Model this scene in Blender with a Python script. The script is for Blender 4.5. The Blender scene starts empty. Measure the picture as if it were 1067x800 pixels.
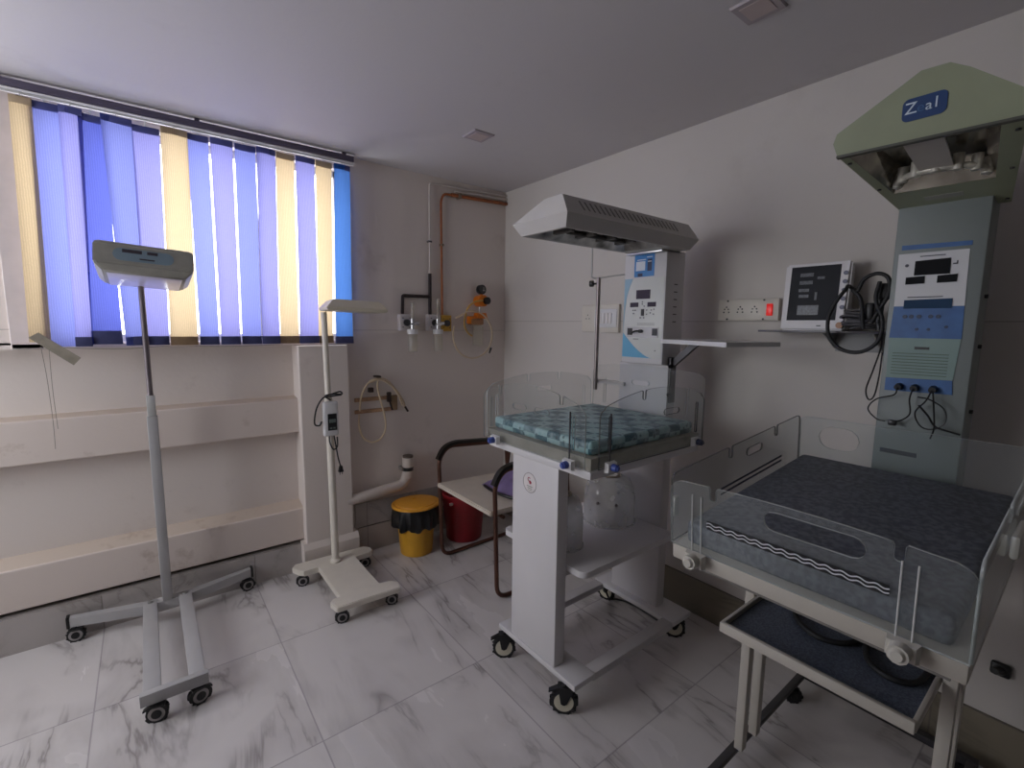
import bpy, bmesh, math, random
from mathutils import Vector, Matrix
random.seed(7)
S = bpy.context.scene
COL = S.collection
PI = math.pi

# ------------------------------------------------------------------ camera
YAW, PITCH, ROLL, FPX = 0.6612, -0.1247, 0.0107, 490.0
cy, sy = math.cos(YAW), math.sin(YAW)
FW = Vector((sy*math.cos(PITCH), cy*math.cos(PITCH), math.sin(PITCH)))
R0 = Vector((cy, -sy, 0)); U0 = R0.cross(FW)
RV = R0*math.cos(ROLL) + U0*math.sin(ROLL); UV = RV.cross(FW)
cam = bpy.data.cameras.new('camera'); camo = bpy.data.objects.new('camera', cam); COL.objects.link(camo)
cam.sensor_width = 36; cam.lens = FPX/1067*36; cam.clip_start = 0.02
camo.matrix_world = Matrix(((RV.x, UV.x, -FW.x, 0), (RV.y, UV.y, -FW.y, 0), (RV.z, UV.z, -FW.z, 1.5), (0, 0, 0, 1)))
S.camera = camo

# ------------------------------------------------------------------ materials
MATS = {}
def srgb(h):
    out = []
    for i in (0, 2, 4):
        c = int(h[i:i+2], 16)/255
        out.append(c/12.92 if c <= 0.04045 else ((c+0.055)/1.055)**2.4)
    return (*out, 1)
def nt(name):
    m = bpy.data.materials.new(name); m.use_nodes = True
    t = m.node_tree; t.nodes.clear(); return m, t, t.nodes, t.links
def mat(name, col, rough=0.5, metal=0.0, var=0.06, scale=12.0, bump=0.0, spec=0.5, coat=0, stretch=None, emit=0):
    if name in MATS: return MATS[name]
    m, t, N, L = nt(name)
    out = N.new('ShaderNodeOutputMaterial'); p = N.new('ShaderNodeBsdfPrincipled')
    L.new(p.outputs[0], out.inputs[0])
    tc = N.new('ShaderNodeTexCoord'); mp = N.new('ShaderNodeMapping'); L.new(tc.outputs['Object'], mp.inputs[0])
    if stretch: mp.inputs['Scale'].default_value = stretch
    nz = N.new('ShaderNodeTexNoise'); nz.inputs['Scale'].default_value = scale; nz.inputs['Detail'].default_value = 4
    L.new(mp.outputs[0], nz.inputs['Vector'])
    cr = N.new('ShaderNodeValToRGB'); c = srgb(col)
    cr.color_ramp.elements[0].position = 0.3; cr.color_ramp.elements[1].position = 0.7
    cr.color_ramp.elements[0].color = (*[max(0, v*(1-var)) for v in c[:3]], 1)
    cr.color_ramp.elements[1].color = (*[min(1, v*(1+var)) for v in c[:3]], 1)
    L.new(nz.outputs[0], cr.inputs[0]); L.new(cr.outputs[0], p.inputs['Base Color'])
    p.inputs['Roughness'].default_value = rough; p.inputs['Metallic'].default_value = metal
    p.inputs['Specular IOR Level'].default_value = spec
    if coat: p.inputs['Coat Weight'].default_value = coat
    if emit:
        p.inputs['Emission Color'].default_value = c; p.inputs['Emission Strength'].default_value = emit
    if bump:
        b = N.new('ShaderNodeBump'); b.inputs['Strength'].default_value = bump; b.inputs['Distance'].default_value = 0.01
        L.new(nz.outputs[0], b.inputs['Height']); L.new(b.outputs[0], p.inputs['Normal'])
    MATS[name] = m; return m

def mat_plaster(name, col, stain='8a6e55', amount=0.5, line=None, floor_dirt=0.0):
    m, t, N, L = nt(name)
    out = N.new('ShaderNodeOutputMaterial'); p = N.new('ShaderNodeBsdfPrincipled'); L.new(p.outputs[0], out.inputs[0])
    p.inputs['Roughness'].default_value = 0.62; p.inputs['Specular IOR Level'].default_value = 0.3
    g = N.new('ShaderNodeNewGeometry')
    n1 = N.new('ShaderNodeTexNoise'); n1.inputs['Scale'].default_value = 1.6; n1.inputs['Detail'].default_value = 6
    n2 = N.new('ShaderNodeTexNoise'); n2.inputs['Scale'].default_value = 9; n2.inputs['Detail'].default_value = 8; n2.inputs['Roughness'].default_value = 0.65
    L.new(g.outputs['Position'], n1.inputs['Vector']); L.new(g.outputs['Position'], n2.inputs['Vector'])
    mul = N.new('ShaderNodeMath'); mul.operation = 'MULTIPLY'; L.new(n1.outputs[0], mul.inputs[0]); L.new(n2.outputs[0], mul.inputs[1])
    cr = N.new('ShaderNodeValToRGB'); cr.color_ramp.elements[0].position = 0.33; cr.color_ramp.elements[1].position = 0.46
    cr.color_ramp.elements[0].color = (0, 0, 0, 1); cr.color_ramp.elements[1].color = (amount, amount, amount, 1)
    L.new(mul.outputs[0], cr.inputs[0])
    mx = N.new('ShaderNodeMix'); mx.data_type = 'RGBA'; mx.inputs['A'].default_value = srgb(col); mx.inputs['B'].default_value = srgb(stain)
    L.new(cr.outputs[0], mx.inputs['Factor'])
    last = mx.outputs['Result']
    if line:
        sp = N.new('ShaderNodeSeparateXYZ'); L.new(g.outputs['Position'], sp.inputs[0])
        s = N.new('ShaderNodeMath'); s.operation = 'SUBTRACT'; s.inputs[1].default_value = line; L.new(sp.outputs[2], s.inputs[0])
        a = N.new('ShaderNodeMath'); a.operation = 'ABSOLUTE'; L.new(s.outputs[0], a.inputs[0])
        c = N.new('ShaderNodeMath'); c.operation = 'LESS_THAN'; c.inputs[1].default_value = 0.0025; L.new(a.outputs[0], c.inputs[0])
        k = N.new('ShaderNodeMath'); k.operation = 'MULTIPLY'; k.inputs[1].default_value = 0.35; L.new(c.outputs[0], k.inputs[0])
        m2 = N.new('ShaderNodeMix'); m2.data_type = 'RGBA'; L.new(last, m2.inputs['A']); m2.inputs['B'].default_value = srgb('6f625a')
        L.new(k.outputs[0], m2.inputs['Factor']); last = m2.outputs['Result']
    L.new(last, p.inputs['Base Color'])
    n3 = N.new('ShaderNodeTexNoise'); n3.inputs['Scale'].default_value = 60; L.new(g.outputs['Position'], n3.inputs['Vector'])
    b = N.new('ShaderNodeBump'); b.inputs['Strength'].default_value = 0.12; b.inputs['Distance'].default_value = 0.004
    L.new(n3.outputs[0], b.inputs['Height']); L.new(b.outputs[0], p.inputs['Normal'])
    return m

def mat_marble(name, base, vein, joint, ox, oy, per, rough=0.22, axes='XY', strength=0.8, scale=1.0):
    m, t, N, L = nt(name)
    out = N.new('ShaderNodeOutputMaterial'); p = N.new('ShaderNodeBsdfPrincipled'); L.new(p.outputs[0], out.inputs[0])
    g = N.new('ShaderNodeNewGeometry'); sp = N.new('ShaderNodeSeparateXYZ'); L.new(g.outputs['Position'], sp.inputs[0])
    def M(op, a, b=None):
        n = N.new('ShaderNodeMath'); n.operation = op
        for i, v in enumerate((a, b)):
            if v is None: continue
            if isinstance(v, (int, float)): n.inputs[i].default_value = v
            else: L.new(v, n.inputs[i])
        return n.outputs[0]
    # joints
    js = []; cells = []
    for ax, o in zip(axes, (ox, oy)):
        v = M('DIVIDE', M('SUBTRACT', sp.outputs['XYZ'.index(ax)], o), per)
        fr = M('FRACT', v); cells.append(M('FLOOR', v))
        d = M('MINIMUM', fr, M('SUBTRACT', 1.0, fr)); js.append(M('LESS_THAN', d, 0.0026/per))
    j = M('MAXIMUM', js[0], js[1])
    # per tile shift of the vein pattern
    cmb = N.new('ShaderNodeCombineXYZ'); L.new(M('MULTIPLY', cells[0], 3.7), cmb.inputs[0]); L.new(M('MULTIPLY', cells[1], 5.3), cmb.inputs[1])
    L.new(M('ADD', cells[0], cells[1]), cmb.inputs[2])
    add = N.new('ShaderNodeVectorMath'); L.new(g.outputs['Position'], add.inputs[0]); L.new(cmb.outputs[0], add.inputs[1])
    mp = N.new('ShaderNodeMapping'); mp.inputs['Rotation'].default_value = (0, 0, 0.55); mp.inputs['Scale'].default_value = (2.3*scale, 0.6*scale, 2.0*scale); L.new(add.outputs[0], mp.inputs[0])
    nd = N.new('ShaderNodeTexNoise'); nd.inputs['Scale'].default_value = 1.5; nd.inputs['Detail'].default_value = 5; nd.inputs['Roughness'].default_value = 0.55; nd.inputs['Distortion'].default_value = 0.6
    L.new(mp.outputs[0], nd.inputs['Vector'])
    v1 = M('ABSOLUTE', M('SUBTRACT', nd.outputs[0], 0.5))
    thin = N.new('ShaderNodeValToRGB'); thin.color_ramp.elements[0].position = 0.0; thin.color_ramp.elements[1].position = 0.022
    thin.color_ramp.elements[0].color = (1, 1, 1, 1); thin.color_ramp.elements[1].color = (0, 0, 0, 1); L.new(v1, thin.inputs[0])
    nm = N.new('ShaderNodeTexNoise'); nm.inputs['Scale'].default_value = 3; L.new(add.outputs[0], nm.inputs['Vector'])
    msk = N.new('ShaderNodeValToRGB'); msk.color_ramp.elements[0].position = 0.40; msk.color_ramp.elements[1].position = 0.58; L.new(nm.outputs[0], msk.inputs[0])
    wide = N.new('ShaderNodeValToRGB'); wide.color_ramp.elements[0].position = 0.0; wide.color_ramp.elements[1].position = 0.13
    wide.color_ramp.elements[0].color = (0.35, 0.35, 0.35, 1); wide.color_ramp.elements[1].color = (0, 0, 0, 1); L.new(v1, wide.inputs[0])
    f = M('MULTIPLY', M('ADD', M('MULTIPLY', thin.outputs[0], 0.5), wide.outputs[0]), M('MULTIPLY', msk.outputs[0], strength))
    mx = N.new('ShaderNodeMix'); mx.data_type = 'RGBA'; mx.inputs['A'].default_value = srgb(base); mx.inputs['B'].default_value = srgb(vein); L.new(f, mx.inputs['Factor'])
    m2 = N.new('ShaderNodeMix'); m2.data_type = 'RGBA'; L.new(mx.outputs['Result'], m2.inputs['A']); m2.inputs['B'].default_value = srgb(joint); L.new(M('MULTIPLY', j, 0.5), m2.inputs['Factor'])
    L.new(m2.outputs['Result'], p.inputs['Base Color'])
    rr = N.new('ShaderNodeMapRange'); rr.inputs['To Min'].default_value = rough*0.8; rr.inputs['To Max'].default_value = rough*1.5; L.new(nd.outputs[0], rr.inputs[0]); L.new(rr.outputs[0], p.inputs['Roughness'])
    b = N.new('ShaderNodeBump'); b.inputs['Strength'].default_value = 0.3; b.inputs['Distance'].default_value = 0.002; b.invert = True; L.new(j, b.inputs['Height']); L.new(b.outputs[0], p.inputs['Normal'])
    return m

def mat_clear(name, tint='f2f6f4', base=0.0, rough=0.05, milk='e8ecec', ior=1.45, boost=1.0):
    """thin clear plastic: see-through, glossy by Fresnel, optional milkiness"""
    if name in MATS: return MATS[name]
    m, t, N, L = nt(name)
    out = N.new('ShaderNodeOutputMaterial')
    tr = N.new('ShaderNodeBsdfTransparent'); tr.inputs[0].default_value = srgb(tint)
    gl = N.new('ShaderNodeBsdfGlossy'); gl.inputs['Roughness'].default_value = rough
    fr = N.new('ShaderNodeFresnel'); fr.inputs[0].default_value = ior
    ge = N.new('ShaderNodeNewGeometry'); inv = N.new('ShaderNodeMath'); inv.operation = 'SUBTRACT'; inv.inputs[0].default_value = 1.0; L.new(ge.outputs['Backfacing'], inv.inputs[1])
    fm_ = N.new('ShaderNodeMath'); fm_.operation = 'MULTIPLY'; L.new(fr.outputs[0], fm_.inputs[0]); L.new(inv.outputs[0], fm_.inputs[1])
    m1 = N.new('ShaderNodeMixShader'); L.new(fm_.outputs[0], m1.inputs[0]); L.new(tr.outputs[0], m1.inputs[1]); L.new(gl.outputs[0], m1.inputs[2])
    last = m1.outputs[0]
    df = N.new('ShaderNodeBsdfDiffuse'); df.inputs[0].default_value = srgb(milk)
    nz = N.new('ShaderNodeTexNoise'); nz.inputs['Scale'].default_value = 14
    tc = N.new('ShaderNodeTexCoord'); L.new(tc.outputs['Object'], nz.inputs['Vector'])
    mr = N.new('ShaderNodeMapRange'); mr.inputs['To Min'].default_value = base*0.7; mr.inputs['To Max'].default_value = base*1.3; L.new(nz.outputs[0], mr.inputs[0])
    m2 = N.new('ShaderNodeMixShader'); L.new(mr.outputs[0], m2.inputs[0]); L.new(last, m2.inputs[1]); L.new(df.outputs[0], m2.inputs[2])
    L.new(m2.outputs[0], out.inputs[0])
    MATS[name] = m; return m

def mat_blind(name, col, trans, wscale=210.0):
    m, t, N, L = nt(name)
    out = N.new('ShaderNodeOutputMaterial')
    tc = N.new('ShaderNodeTexCoord')
    w = N.new('ShaderNodeTexWave'); w.wave_type = 'BANDS'; w.bands_direction = 'X'; w.inputs['Scale'].default_value = 40; w.inputs['Distortion'].default_value = 2.0; w.inputs['Detail'].default_value = 2
    L.new(tc.outputs['Object'], w.inputs['Vector'])
    n = N.new('ShaderNodeTexNoise'); n.inputs['Scale'].default_value = wscale; L.new(tc.outputs['Object'], n.inputs['Vector'])
    mul = N.new('ShaderNodeMath'); mul.operation = 'MULTIPLY'; L.new(w.outputs[1], mul.inputs[0]); L.new(n.outputs[0], mul.inputs[1])
    def ramp(c, lo):
        r = N.new('ShaderNodeValToRGB'); cc = srgb(c); r.color_ramp.elements[0].color = (*[v*lo for v in cc[:3]], 1); r.color_ramp.elements[1].color = cc
        r.color_ramp.elements[1].position = 0.6; L.new(mul.outputs[0], r.inputs[0]); return r.outputs[0]
    d = N.new('ShaderNodeBsdfDiffuse'); L.new(ramp(col, 0.8), d.inputs[0])
    tr = N.new('ShaderNodeBsdfTranslucent'); L.new(ramp(trans, 0.8), tr.inputs[0])
    mx = N.new('ShaderNodeMixShader'); mx.inputs[0].default_value = 0.5; L.new(d.outputs[0], mx.inputs[1]); L.new(tr.outputs[0], mx.inputs[2]); L.new(mx.outputs[0], out.inputs[0])
    return m

def mat_quilt(name):
    m, t, N, L = nt(name)
    out = N.new('ShaderNodeOutputMaterial'); p = N.new('ShaderNodeBsdfPrincipled'); L.new(p.outputs[0], out.inputs[0])
    p.inputs['Roughness'].default_value = 0.4
    g = N.new('ShaderNodeNewGeometry')
    mp = N.new('ShaderNodeMapping'); mp.inputs['Location'].default_value = (0.33, 0.11, 0); L.new(g.outputs['Position'], mp.inputs[0])
    ch = N.new('ShaderNodeTexChecker'); ch.inputs['Scale'].default_value = 14
    L.new(mp.outputs[0], ch.inputs['Vector']); ch.inputs[1].default_value = srgb('2a5a66'); ch.inputs[2].default_value = srgb('8cb0b2')
    v = N.new('ShaderNodeTexVoronoi'); v.inputs['Scale'].default_value = 34; L.new(g.outputs['Position'], v.inputs['Vector'])
    n = N.new('ShaderNodeTexNoise'); n.inputs['Scale'].default_value = 26; n.inputs['Detail'].default_value = 3; L.new(g.outputs['Position'], n.inputs['Vector'])
    r = N.new('ShaderNodeValToRGB'); r.color_ramp.elements[0].position = 0.42; r.color_ramp.elements[1].position = 0.6; L.new(n.outputs[0], r.inputs[0])
    mx = N.new('ShaderNodeMix'); mx.data_type = 'RGBA'; L.new(ch.outputs[0], mx.inputs['A']); mx.inputs['B'].default_value = srgb('b4cacb')
    k = N.new('ShaderNodeMath'); k.operation = 'MULTIPLY'; k.inputs[1].default_value = 0.45; L.new(r.outputs[0], k.inputs[0]); L.new(k.outputs[0], mx.inputs['Factor'])
    m2 = N.new('ShaderNodeMix'); m2.data_type = 'RGBA'; L.new(mx.outputs['Result'], m2.inputs['A']); m2.inputs['B'].default_value = srgb('1b3c46')
    r2 = N.new('ShaderNodeValToRGB'); r2.color_ramp.elements[0].position = 0.16; r2.color_ramp.elements[0].color = (0.8, 0.8, 0.8, 1); r2.color_ramp.elements[1].position = 0.3; r2.color_ramp.elements[1].color = (0, 0, 0, 1)
    L.new(v.outputs[0], r2.inputs[0]); L.new(r2.outputs[0], m2.inputs['Factor']); L.new(m2.outputs['Result'], p.inputs['Base Color'])
    return m

def mat_speckle(name, base, spot, scale=160, rough=0.6):
    m, t, N, L = nt(name)
    out = N.new('ShaderNodeOutputMaterial'); p = N.new('ShaderNodeBsdfPrincipled'); L.new(p.outputs[0], out.inputs[0])
    p.inputs['Roughness'].default_value = rough
    g = N.new('ShaderNodeNewGeometry'); n = N.new('ShaderNodeTexNoise'); n.inputs['Scale'].default_value = scale; n.inputs['Detail'].default_value = 2; L.new(g.outputs['Position'], n.inputs['Vector'])
    r = N.new('ShaderNodeValToRGB'); r.color_ramp.elements[0].position = 0.4; r.color_ramp.elements[1].position = 0.62
    r.color_ramp.elements[0].color = srgb(base); r.color_ramp.elements[1].color = srgb(spot); L.new(n.outputs[0], r.inputs[0]); L.new(r.outputs[0], p.inputs['Base Color'])
    n2 = N.new('ShaderNodeTexNoise'); n2.inputs['Scale'].default_value = 9; L.new(g.outputs['Position'], n2.inputs['Vector'])
    b = N.new('ShaderNodeBump'); b.inputs['Strength'].default_value = 0.5; b.inputs['Distance'].default_value = 0.02; L.new(n2.outputs[0], b.inputs['Height']); L.new(b.outputs[0], p.inputs['Normal'])
    return m

M_WALLA = mat_plaster('plaster_back', 'dad0c9', '9c8a7a', 0.25, line=1.458)
M_WALLB = mat_plaster('plaster_right', 'cbc5bf', 'b0a59c', 0.15, line=1.528)
M_CEIL = mat_plaster('plaster_ceiling', 'c9c5c6', 'b8b3b5', 0.3)
M_BEAM = mat_plaster('plaster_beam', 'd8cbc2', '8d7158', 0.55)
M_LEDGE = mat_plaster('plaster_ledge', 'cbbcae', '93785e', 0.55)
M_FLOOR = mat_marble('marble_floor', 'd2cdcb', '8b8482', '857d82', 0.41, 2.28, 0.665, axes='XY', strength=1.0)
M_SKIRTA = mat_marble('marble_skirting_back', 'b5aeaa', '88807a', '5d554e', 0.41, 0.174, 0.665, axes='XZ', scale=1.5, rough=0.3)
M_SKIRTB = mat_marble('marble_skirting_right', '837a6a', '60584c', '5d554e', 2.28, 0.19, 0.665, axes='YZ', scale=1.5, rough=0.3)
WHITE = mat('white_enamel', 'd9d8d8', 0.35, var=0.03)
CREAM = mat('cream_enamel', 'd9d2c6', 0.38, var=0.04)
GREYM = mat('grey_enamel', 'a9aca9', 0.4, var=0.05, scale=5)
SILVER = mat('brushed_steel', 'b8b8b8', 0.3, metal=0.9)
DARKST = mat('dark_steel', '4c4a4c', 0.4, metal=0.7)
BLACK = mat('black_plastic', '151517', 0.4)
RUBBER = mat('black_rubber', '1b1b1d', 0.6)
WHEELG = mat('wheel_grey', '9c9795', 0.5)
WHEELC = mat('wheel_cream', 'c8c2ae', 0.5)
BLUEK = mat('blue_knob', '3f53a0', 0.4)
M_ACR = mat_clear('clear_acrylic', 'fafbfb', 0.02, 0.04)
M_ACR2 = mat_clear('scratched_acrylic', 'f8fafa', 0.045, 0.06)
M_EDGE = mat_clear('acrylic_edge', 'c9d2cf', 0.50, 0.1, milk='e6eae8')
M_EDGED = mat_clear('acrylic_dark_edge', '7d7f80', 0.35, 0.1, milk='6a6664')
M_FROST = mat_clear('frosted_tray', 'cfd0cc', 0.55, 0.2, milk='c2beb2')
M_DOME = mat_clear('dome_plastic', 'eceeee', 0.30, 0.1, milk='dedadb')
M_GLASS = mat_clear('window_glass', 'f6faff', 0.0, 0.02)
M_BOTTLE = mat_clear('bottle_plastic', 'f0efea', 0.22, 0.08, milk='e3ddd2')
M_TUBE = mat('pvc_tubing', 'cdb89a', 0.3, spec=0.6)
M_SCREEN = mat('dark_screen', '121317', 0.6, var=0.02, spec=0.15)

# ------------------------------------------------------------------ mesh helpers
def bx(bm, x0, x1, y0, y1, z0, z1, bev=0.0, seg=2):
    r = bmesh.ops.create_cube(bm, size=1.0); vs = r['verts']
    for v in vs:
        v.co = Vector((x0 + (v.co.x+.5)*(x1-x0), y0 + (v.co.y+.5)*(y1-y0), z0 + (v.co.z+.5)*(z1-z0)))
    if bev:
        es = list({e for v in vs for e in v.link_edges})
        bmesh.ops.bevel(bm, geom=es, offset=bev, segments=seg, affect='EDGES', profile=0.5)
    return bm
def box(x0, x1, y0, y1, z0, z1, bev=0.0, seg=2):
    return bx(bmesh.new(), x0, x1, y0, y1, z0, z1, bev, seg)
def rotate_bm(bm, cen, ang, axis='Z'):
    bmesh.ops.rotate(bm, cent=Vector(cen), matrix=Matrix.Rotation(ang, 3, axis), verts=bm.verts); return bm
def cyl(bm, p0, p1, r0, r1=None, seg=20, cap=True):
    r1 = r0 if r1 is None else r1
    p0, p1 = Vector(p0), Vector(p1); d = (p1-p0); L = d.length
    r = bmesh.ops.create_cone(bm, cap_ends=cap, segments=seg, radius1=r0, radius2=r1, depth=L)
    q = Vector((0, 0, 1)).rotation_difference(d.normalized()).to_matrix()
    for v in r['verts']: v.co = q @ v.co + (p0+p1)/2
    return bm
def catmull(pts, n=8):
    P = [Vector(p) for p in pts]
    if len(P) < 3: return P
    out = []
    for i in range(len(P)-1):
        a = P[i-1] if i else P[0]*2-P[1]; b, c = P[i], P[i+1]; d = P[i+2] if i+2 < len(P) else P[-1]*2-P[-2]
        for k in range(n):
            t = k/n
            out.append(0.5*((2*b)+(c-a)*t+(2*a-5*b+4*c-d)*t*t+(3*b-a-3*c+d)*t**3))
    out.append(P[-1]); return out
def tube(bm, pts, r, seg=10, smooth=True, n=8, cap=True):
    P = catmull(pts, n) if smooth else [Vector(p) for p in pts]
    rings = []; T = (P[1]-P[0]).normalized()
    nrm = T.orthogonal().normalized()
    for i, p in enumerate(P):
        t = (P[min(i+1, len(P)-1)]-P[max(i-1, 0)]).normalized()
        nrm = (nrm - t*nrm.dot(t))
        nrm = nrm.normalized() if nrm.length > 1e-6 else t.orthogonal().normalized()
        b = t.cross(nrm)
        k = 1.0
        if not smooth and 0 < i < len(P)-1:
            a1 = (P[i]-P[i-1]).normalized(); a2 = (P[i+1]-P[i]).normalized(); k = 1/max(0.5, math.cos(a1.angle(a2)/2))
        rings.append([bm.verts.new(p + (nrm*math.cos(2*PI*j/seg) + b*math.sin(2*PI*j/seg))*r*k) for j in range(seg)])
    for a, b in zip(rings, rings[1:]):
        for j in range(seg): bm.faces.new((a[j], a[(j+1) % seg], b[(j+1) % seg], b[j]))
    if cap: bm.faces.new(rings[0][::-1]); bm.faces.new(rings[-1])
    return bm
def bend(pts, rad, n=5):
    """polyline with rounded corners"""
    P = [Vector(p) for p in pts]; out = [P[0]]
    for i in range(1, len(P)-1):
        a = (P[i-1]-P[i]); b = (P[i+1]-P[i]); r = min(rad, a.length*.49, b.length*.49)
        s = P[i]+a.normalized()*r; e = P[i]+b.normalized()*r
        for k in range(n+1):
            t = k/n; out.append(s*(1-t)**2 + P[i]*2*t*(1-t) + e*t*t)
    out.append(P[-1]); return out
def lathe(bm, cx, cy_, prof, seg=32, cap=True):
    rings = []
    for r, z in prof: rings.append([bm.verts.new((cx+r*math.cos(2*PI*j/seg), cy_+r*math.sin(2*PI*j/seg), z)) for j in range(seg)])
    for a, b in zip(rings, rings[1:]):
        for j in range(seg): bm.faces.new((a[j], a[(j+1) % seg], b[(j+1) % seg], b[j]))
    if cap: bm.faces.new(rings[0][::-1]); bm.faces.new(rings[-1])
    return bm
def loft(bm, loops, cap0=True, cap1=True):
    rs = [[bm.verts.new(p) for p in l] for l in loops]; n = len(rs[0])
    for a, b in zip(rs, rs[1:]):
        for j in range(n): bm.faces.new((a[j], a[(j+1) % n], b[(j+1) % n], b[j]))
    if cap0: bm.faces.new(rs[0][::-1])
    if cap1: bm.faces.new(rs[-1])
    return bm
def rect(x0, x1, y0, y1, z): return [(x0, y0, z), (x1, y0, z), (x1, y1, z), (x0, y1, z)]
def prism(bm, pts, d):
    """extrude polygon pts by vector d"""
    d = Vector(d); a = [Vector(p) for p in pts]
    return loft(bm, [a, [p+d for p in a]])

def wloc(o):
    v = Vector((0, 0, 0))
    while o: v = v + o.location; o = o.parent
    return v
def obj(name, bm, m, parent=None, smooth=True, mats=None):
    bmesh.ops.recalc_face_normals(bm, faces=bm.faces)
    if parent is None:   # origin at the thing's own base
        zs = [v.co.z for v in bm.verts]; n = len(bm.verts)
        org = Vector((sum(v.co.x for v in bm.verts)/n, sum(v.co.y for v in bm.verts)/n, min(zs)))
    else: org = wloc(parent)
    bmesh.ops.translate(bm, verts=bm.verts, vec=-org)
    me = bpy.data.meshes.new(name); bm.to_mesh(me); bm.free()
    for x in (mats or [m]): me.materials.append(x)
    if smooth:
        me.polygons.foreach_set('use_smooth', [True]*len(me.polygons))
        try: me.set_sharp_from_angle(angle=math.radians(38))
        except Exception: pass
    o = bpy.data.objects.new(name, me); COL.objects.link(o)
    if parent is None: o.location = org
    else: o.parent = parent
    return o
def tag(o, label=None, cat=None, group=None, kind=None):
    if label: o['label'] = label
    if cat: o['category'] = cat
    if group: o['group'] = group
    if kind: o['kind'] = kind
    return o
def thing(name, label, cat, loc, group=None):
    o = bpy.data.objects.new(name, None); COL.objects.link(o); o.location = loc; o.empty_display_size = 0.05
    return tag(o, label, cat, group)
def struct(name, bm, m, label=None, parent=None, mats=None):
    o = obj(name, bm, m, parent, mats=mats, smooth=False)
    if parent is None: tag(o, label, None, None, 'structure')
    return o

def curve_mesh(splines, thick):
    """2-D outlines (first is outer, rest holes) filled and extruded; returns bmesh in local XY, z in +-thick/2"""
    cu = bpy.data.curves.new('tmp', 'CURVE'); cu.dimensions = '2D'; cu.fill_mode = 'BOTH'; cu.extrude = thick/2
    for pts in splines:
        sp = cu.splines.new('POLY'); sp.points.add(len(pts)-1); sp.use_cyclic_u = True
        for i, p in enumerate(pts): sp.points[i].co = (p[0], p[1], 0, 1)
    o = bpy.data.objects.new('tmp', cu); me = bpy.data.meshes.new_from_object(o)
    bm = bmesh.new(); bm.from_mesh(me); bpy.data.objects.remove(o); bpy.data.meshes.remove(me); bpy.data.curves.remove(cu)
    bmesh.ops.remove_doubles(bm, verts=bm.verts, dist=1e-5)
    return bm
def text_mesh(s, size, thick=0.0008, bold=0.0):
    cu = bpy.data.curves.new('tmp', 'FONT'); cu.body = s; cu.size = size; cu.extrude = thick/2; cu.align_x = 'CENTER'; cu.align_y = 'CENTER'; cu.offset = bold
    o = bpy.data.objects.new('tmp', cu); me = bpy.data.meshes.new_from_object(o)
    bm = bmesh.new(); bm.from_mesh(me); bpy.data.objects.remove(o); bpy.data.meshes.remove(me); bpy.data.curves.remove(cu)
    return bm
def place(bm, O, X, Y):
    """local XY -> world frame"""
    X = Vector(X).normalized(); Y = Vector(Y).normalized(); Z = X.cross(Y)
    m = Matrix(((X.x, Y.x, Z.x, O[0]), (X.y, Y.y, Z.y, O[1]), (X.z, Y.z, Z.z, O[2]), (0, 0, 0, 1)))
    bmesh.ops.transform(bm, matrix=m, verts=bm.verts); return bm
def arc(cx, cy_, r, a0, a1, n=6):
    return [(cx+r*math.cos(math.radians(a0+(a1-a0)*k/n)), cy_+r*math.sin(math.radians(a0+(a1-a0)*k/n))) for k in range(n+1)]
def slot(cx, cy_, w, h):
    r = min(w, h)/2
    if w > h: return arc(cx-w/2+r, cy_, r, 90, 270) + arc(cx+w/2-r, cy_, r, -90, 90)
    return arc(cx, cy_+h/2-r, r, 0, 180) + arc(cx, cy_-h/2+r, r, 180, 360)
def acrylic(name, parent, O, X, Y, W, H, arch=0.03, notches=(), slots=(), m=None, edge=None, th=0.006, rc=0.03):
    """clear guard panel: arched top, rounded corners, U notches in the top edge, slots cut through"""
    pts = [(0, 0), (W, 0)]
    def top(x): return H - arch*(2*x/W-1)**2
    pts += [(W, top(W)-rc)] + [(W-rc+rc*math.cos(a), top(W)-rc+rc*math.sin(a)) for a in (0.4, 0.8, 1.2)]
    xs = [W-rc-(W-2*rc)*k/24 for k in range(25)]
    nr = 0.008; nots = sorted(notches, reverse=True)
    for x in xs:
        while nots and x < nots[0]:
            c = nots.pop(0)
            pts += [(c+nr+.004, top(c)), (c+nr, top(c)-.006)] + arc(c, top(c)-0.028, nr, 0, -180, 5) + [(c-nr, top(c)-.006), (c-nr-.004, top(c))]
            xs2 = c-nr-.006
        if any(abs(x-c) < nr+.006 for c in notches): continue
        pts.append((x, top(x)))
    pts += [(rc-rc*math.cos(a), top(0)-rc+rc*math.sin(a)) for a in (1.2, 0.8, 0.4)] + [(0, top(0)-rc)]
    bm = curve_mesh([pts] + [slot(*s) for s in slots], th)
    bm.normal_update()
    for f in bm.faces: f.material_index = 0 if abs(f.normal.z) > 0.5 else 1
    place(bm, O, X, Y)
    return obj(name, bm, None, parent, smooth=False, mats=[m or M_ACR, edge or M_EDGE])

# ------------------------------------------------------------------ room shell
XB, YA, ZC = 2.2, 2.93, 2.48
XL, YF = -1.75, -1.9
struct('floor', box(XL-.1, XB+.1, YF-.1, 3.25, -0.06, 0), M_FLOOR, 'white marble tile floor with grey veins')
struct('ceiling', box(XL-.1, XB+.1, YF-.1, 3.25, ZC, ZC+.08), M_CEIL, 'pale grey plastered ceiling')
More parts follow.
